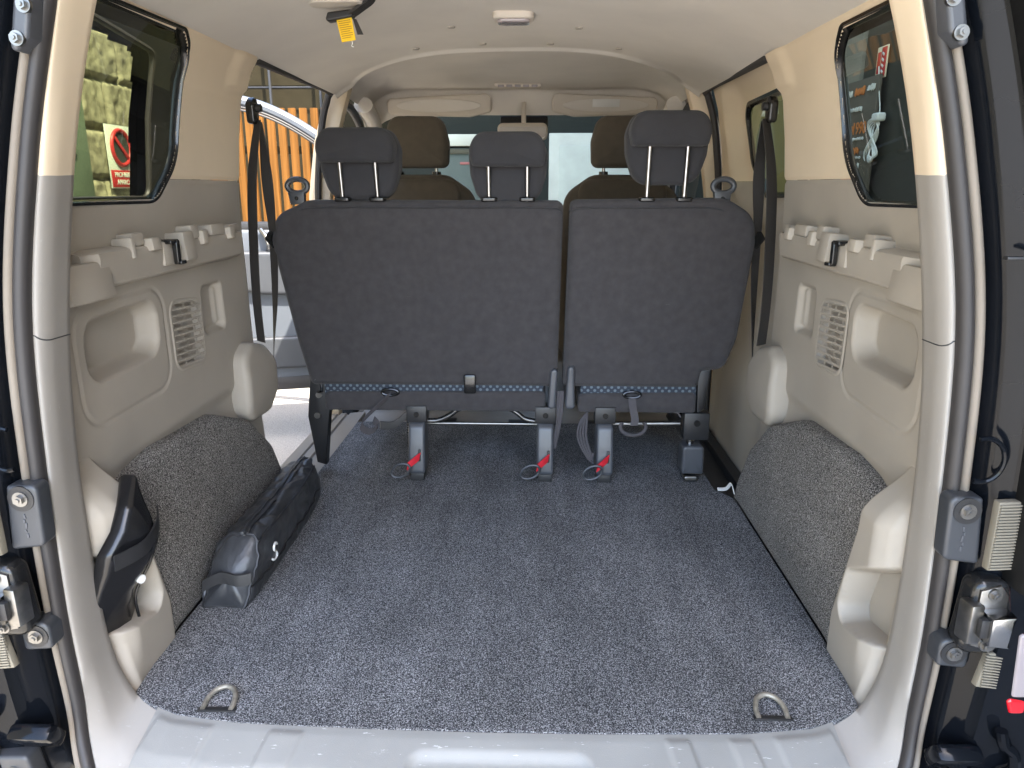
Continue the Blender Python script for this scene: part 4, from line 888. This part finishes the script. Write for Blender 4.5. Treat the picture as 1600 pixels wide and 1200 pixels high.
text('lettering', 'PROHIBIDO', .044, (-2.603, 3.77, .995), ry, signw, sg); text('lettering', 'APARCAR', .044, (-2.603, 3.77, .949), ry, signw, sg)
b = NB(); cyl(b, (-2.608, 3.77, 1.165), (-2.605, 3.77, 1.165), .102, 40); part('dark_disc', b, signd, sg)
b = NB(); tube(b, [(-2.604, 3.77+.107*math.cos(a), 1.165+.107*math.sin(a)) for a in np.linspace(0, 2*math.pi, 48, endpoint=False)], .013, 8, closed=True); part('red_ring', b, signr, sg)
b = NB(); box(b, (-2.600, 3.77, 1.165), (.008, .205, .024), .002, Matrix.Rotation(R(-42), 3, 'X')); part('slash', b, signr, sg)
cb = thing('utility_cabinet', (-2.60, 2.9, .8), 'pale green meter cabinet fixed on the stone wall beside the sign', 'cabinet')
b = NB(); box(b, (-2.57, 3.0, 1.14), (.12, .52, .66), .012); part('cabinet_body', b, cabm, cb)
b = NB(); box(b, (-2.504, 3.0, 1.14), (.012, .46, .60), .004); part('cabinet_door', b, cabm, cb)
for dz in (-.05, .05): b = NB(); box(b, (-2.494, 3.08, 1.14+dz), (.012, .03, .02), .002); part('latch', b, steel, cb)
# fence
fe = thing('wood_fence', (-3.2, 7.0, -.53), 'tall fence of orange brown vertical wooden boards', 'fence')
for k in range(30):
    x = -5.6+.082*k; b = NB(); box(b, (x, 7.0+random.uniform(-.006, .006), .62), (.078, .03, 2.26), .004); part('board', b, woodm, fe)
for k in range(10):
    x = -3.10+.118*k; b = NB(); box(b, (x, 7.05, .60), (.075, .05, 2.24), .004); part('slat', b, woodm, fe)
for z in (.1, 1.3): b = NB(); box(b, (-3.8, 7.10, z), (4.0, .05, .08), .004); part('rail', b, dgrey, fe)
bd = thing('dark_building', (-4, 9.0, -.53), 'dark building front with thin rails rising behind the fence', 'building')
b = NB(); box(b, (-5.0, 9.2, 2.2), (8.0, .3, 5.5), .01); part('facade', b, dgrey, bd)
for z in (2.15, 2.45, 2.8, 3.2): b = NB(); cyl(b, (-8.5, 8.9, z), (-1.4, 8.9, z), .012, 8); part('rail', b, blackpl, bd)
for x in (-5.2, -4.6, -4.0, -3.35, -2.7, -2.2): b = NB(); cyl(b, (x, 8.88, 1.2), (x, 8.88, 4.2), .018, 8); part('post', b, blackpl, bd)
# teal house ahead
th = thing('teal_house', (0, 7.3, -.53), 'dark teal wall with a white framed door ahead of the windscreen', 'building')
b = NB(); box(b, (.9, 7.35, 2.2), (4.6, .3, 5.5), .01); part('wall', b, teal, th)
b = NB(); box(b, (.74, 7.17, .45), (1.04, .08, 2.04), .008); df = part('door_frame', b, whitep, th)
b = NB(); box(b, (.74, 7.125, .42), (.82, .03, 1.84), .006); part('door', b, paled, df)
b = NB(); box(b, (-.70, 7.17, 1.40), (.70, .08, .12), .008); part('lintel', b, whitep, th)
b = NB(); box(b, (-.70, 7.19, .42), (.60, .04, 1.80), .006); gd = part('grey_door', b, mat('grey_door', (.08, .10, .092), .6, spec=.1), th)
b = NB(); box(b, (-.70, 7.165, 1.285), (.62, .03, .05), .006); part('door_head', b, mat('olive_trim', (.05, .048, .03), .7), gd)
b = NB(); box(b, (-.69, 7.165, 1.163), (.11, .004, .026), .002); part('red_plate', b, mat('red_plate', (.25, .08, .075), .5), gd)
# ------------------------------------------------------------------ outside, right: shop wall
sh = thing('shop_building', (1.9, 0, -.53), 'dark shop front on the right of the van, with a pale column', 'building')
b = NB(); box(b, (1.95, .0, 2.7), (.3, 6.2, 6.5), .01); part('wall', b, mat('shop_wall', (.045, .046, .036), .6, var=.15), sh)
b = NB(); box(b, (1.93, 3.25, 4.45), (.3, .298, 10), .01); part('column', b, mat('shop_column', (.22, .21, .18), .8), sh)  # unseen upper height added to help shade the teal house
b = NB(); box(b, (2.2, 5.43, 1.0), (.3, 3.9, 3.1), .01); part('side_wall', b, yellowall, sh)
b = NB(); box(b, (1.97, 5.43, 6.05), (.5, 3.9, 6.98), .01); part('shade_overhang', b, pinkish, sh)  # unseen tall block, height added to keep sun off the teal house
mb_ = thing('menu_board', (1.77, 2.7, 1.1), 'brown menu board with orange and white lettering on the shop wall', 'menu board')
b = NB(); box(b, (1.770, 3.10, 1.10), (.018, .58, .72), .003); part('board', b, pinkish, mb_)
rr_ = (R(90), 0, R(-90))
text('lettering', '1990', .085, (1.758, 2.97, 1.215), rr_, orange, mb_)
def scrawl(z, y0, n_, h0, m_):
    for j in range(n_):
        yj = y0-.155-.030*j; hh = h0*random.uniform(.7, 1.2); b = NB()
        pts = [(1.757, yj-.022*k/5+random.uniform(-.003, .003), z+hh*(.5 if k % 2 else -.5)*random.uniform(.5, 1)) for k in range(6)]
        tube(b, catmull(pts, 4), .0032, 6); part('lettering', b, m_, mb_)
for a_ in ((1.400, 3.34, 3, .045, white), (1.400, 3.22, 4, .05, orange), (1.405, 3.07, 3, .04, white), (1.315, 3.32, 7, .025, white), (1.215, 3.30, 4, .05, orange), (1.165, 3.32, 9, .014, white), (1.105, 3.30, 7, .040, orange), (1.070, 3.30, 8, .012, white), (1.030, 3.31, 8, .026, white), (.995, 3.30, 8, .012, white), (.955, 3.28, 5, .04, orange), (.915, 3.28, 3, .02, white), (.88, 3.2, 4, .012, white)): scrawl(*a_)
fs_ = thing('fire_sign', (1.79, 2.87, 1.52), 'small red and cream safety sign high on the shop wall', 'sign')
b = NB(); box(b, (1.790, 2.865, 1.52), (.006, .115, .15), .002); part('sign_plate', b, mat('sign_cream', (.78, .70, .52), .5), fs_)
b = NB(); box(b, (1.785, 2.840, 1.52), (.004, .050, .135), .001); part('red_panel', b, signr, fs_)
b = NB(); box(b, (1.785, 2.892, 1.52), (.004, .030, .10), .001); box(b, (1.782, 2.892, 1.54), (.004, .014, .022), .001); part('pictogram', b, signr, fs_)
for k in range(4): b = NB(); box(b, (1.782, 2.842, 1.475+.027*k), (.003, .026, .012), .002, rotx(30)); part('flame_mark', b, signw, fs_)
cc_ = thing('coiled_cable', (1.77, 2.75, 1.15), 'bundle of white cable with a plug hanging on the shop wall', 'cable')
b = NB()
pts = []
for k in range(5):
    for a in np.linspace(0, 2*math.pi, 16, endpoint=False):
        sgn = 1 if math.sin(a) > 0 else -1
        pts.append((1.76+.006*math.sin(a*3+k), 2.775+.05*math.sin(2*a)*(.7+.1*k)+.01*k, 1.145+.10*math.cos(a)*(.8+.06*k)))
tube(b, catmull(pts, 3), .0045, 6); part('cable', b, white, cc_)
b = NB(); pillow(b, rpoly([(2.73, 1.235, .012), (2.80, 1.235, .012), (2.80, 1.275, .012), (2.73, 1.275, .012)]), 1.74, 1.785, .01, lambda u, v, q: (q, u, v)); part('plug', b, white, cc_)
b = NB(); tube(b, catmull([(1.775, 2.86, 1.50), (1.77, 2.82, 1.40), (1.77, 2.78, 1.30), (1.765, 2.77, 1.27)], 5), .003, 6); part('wire', b, white, cc_)
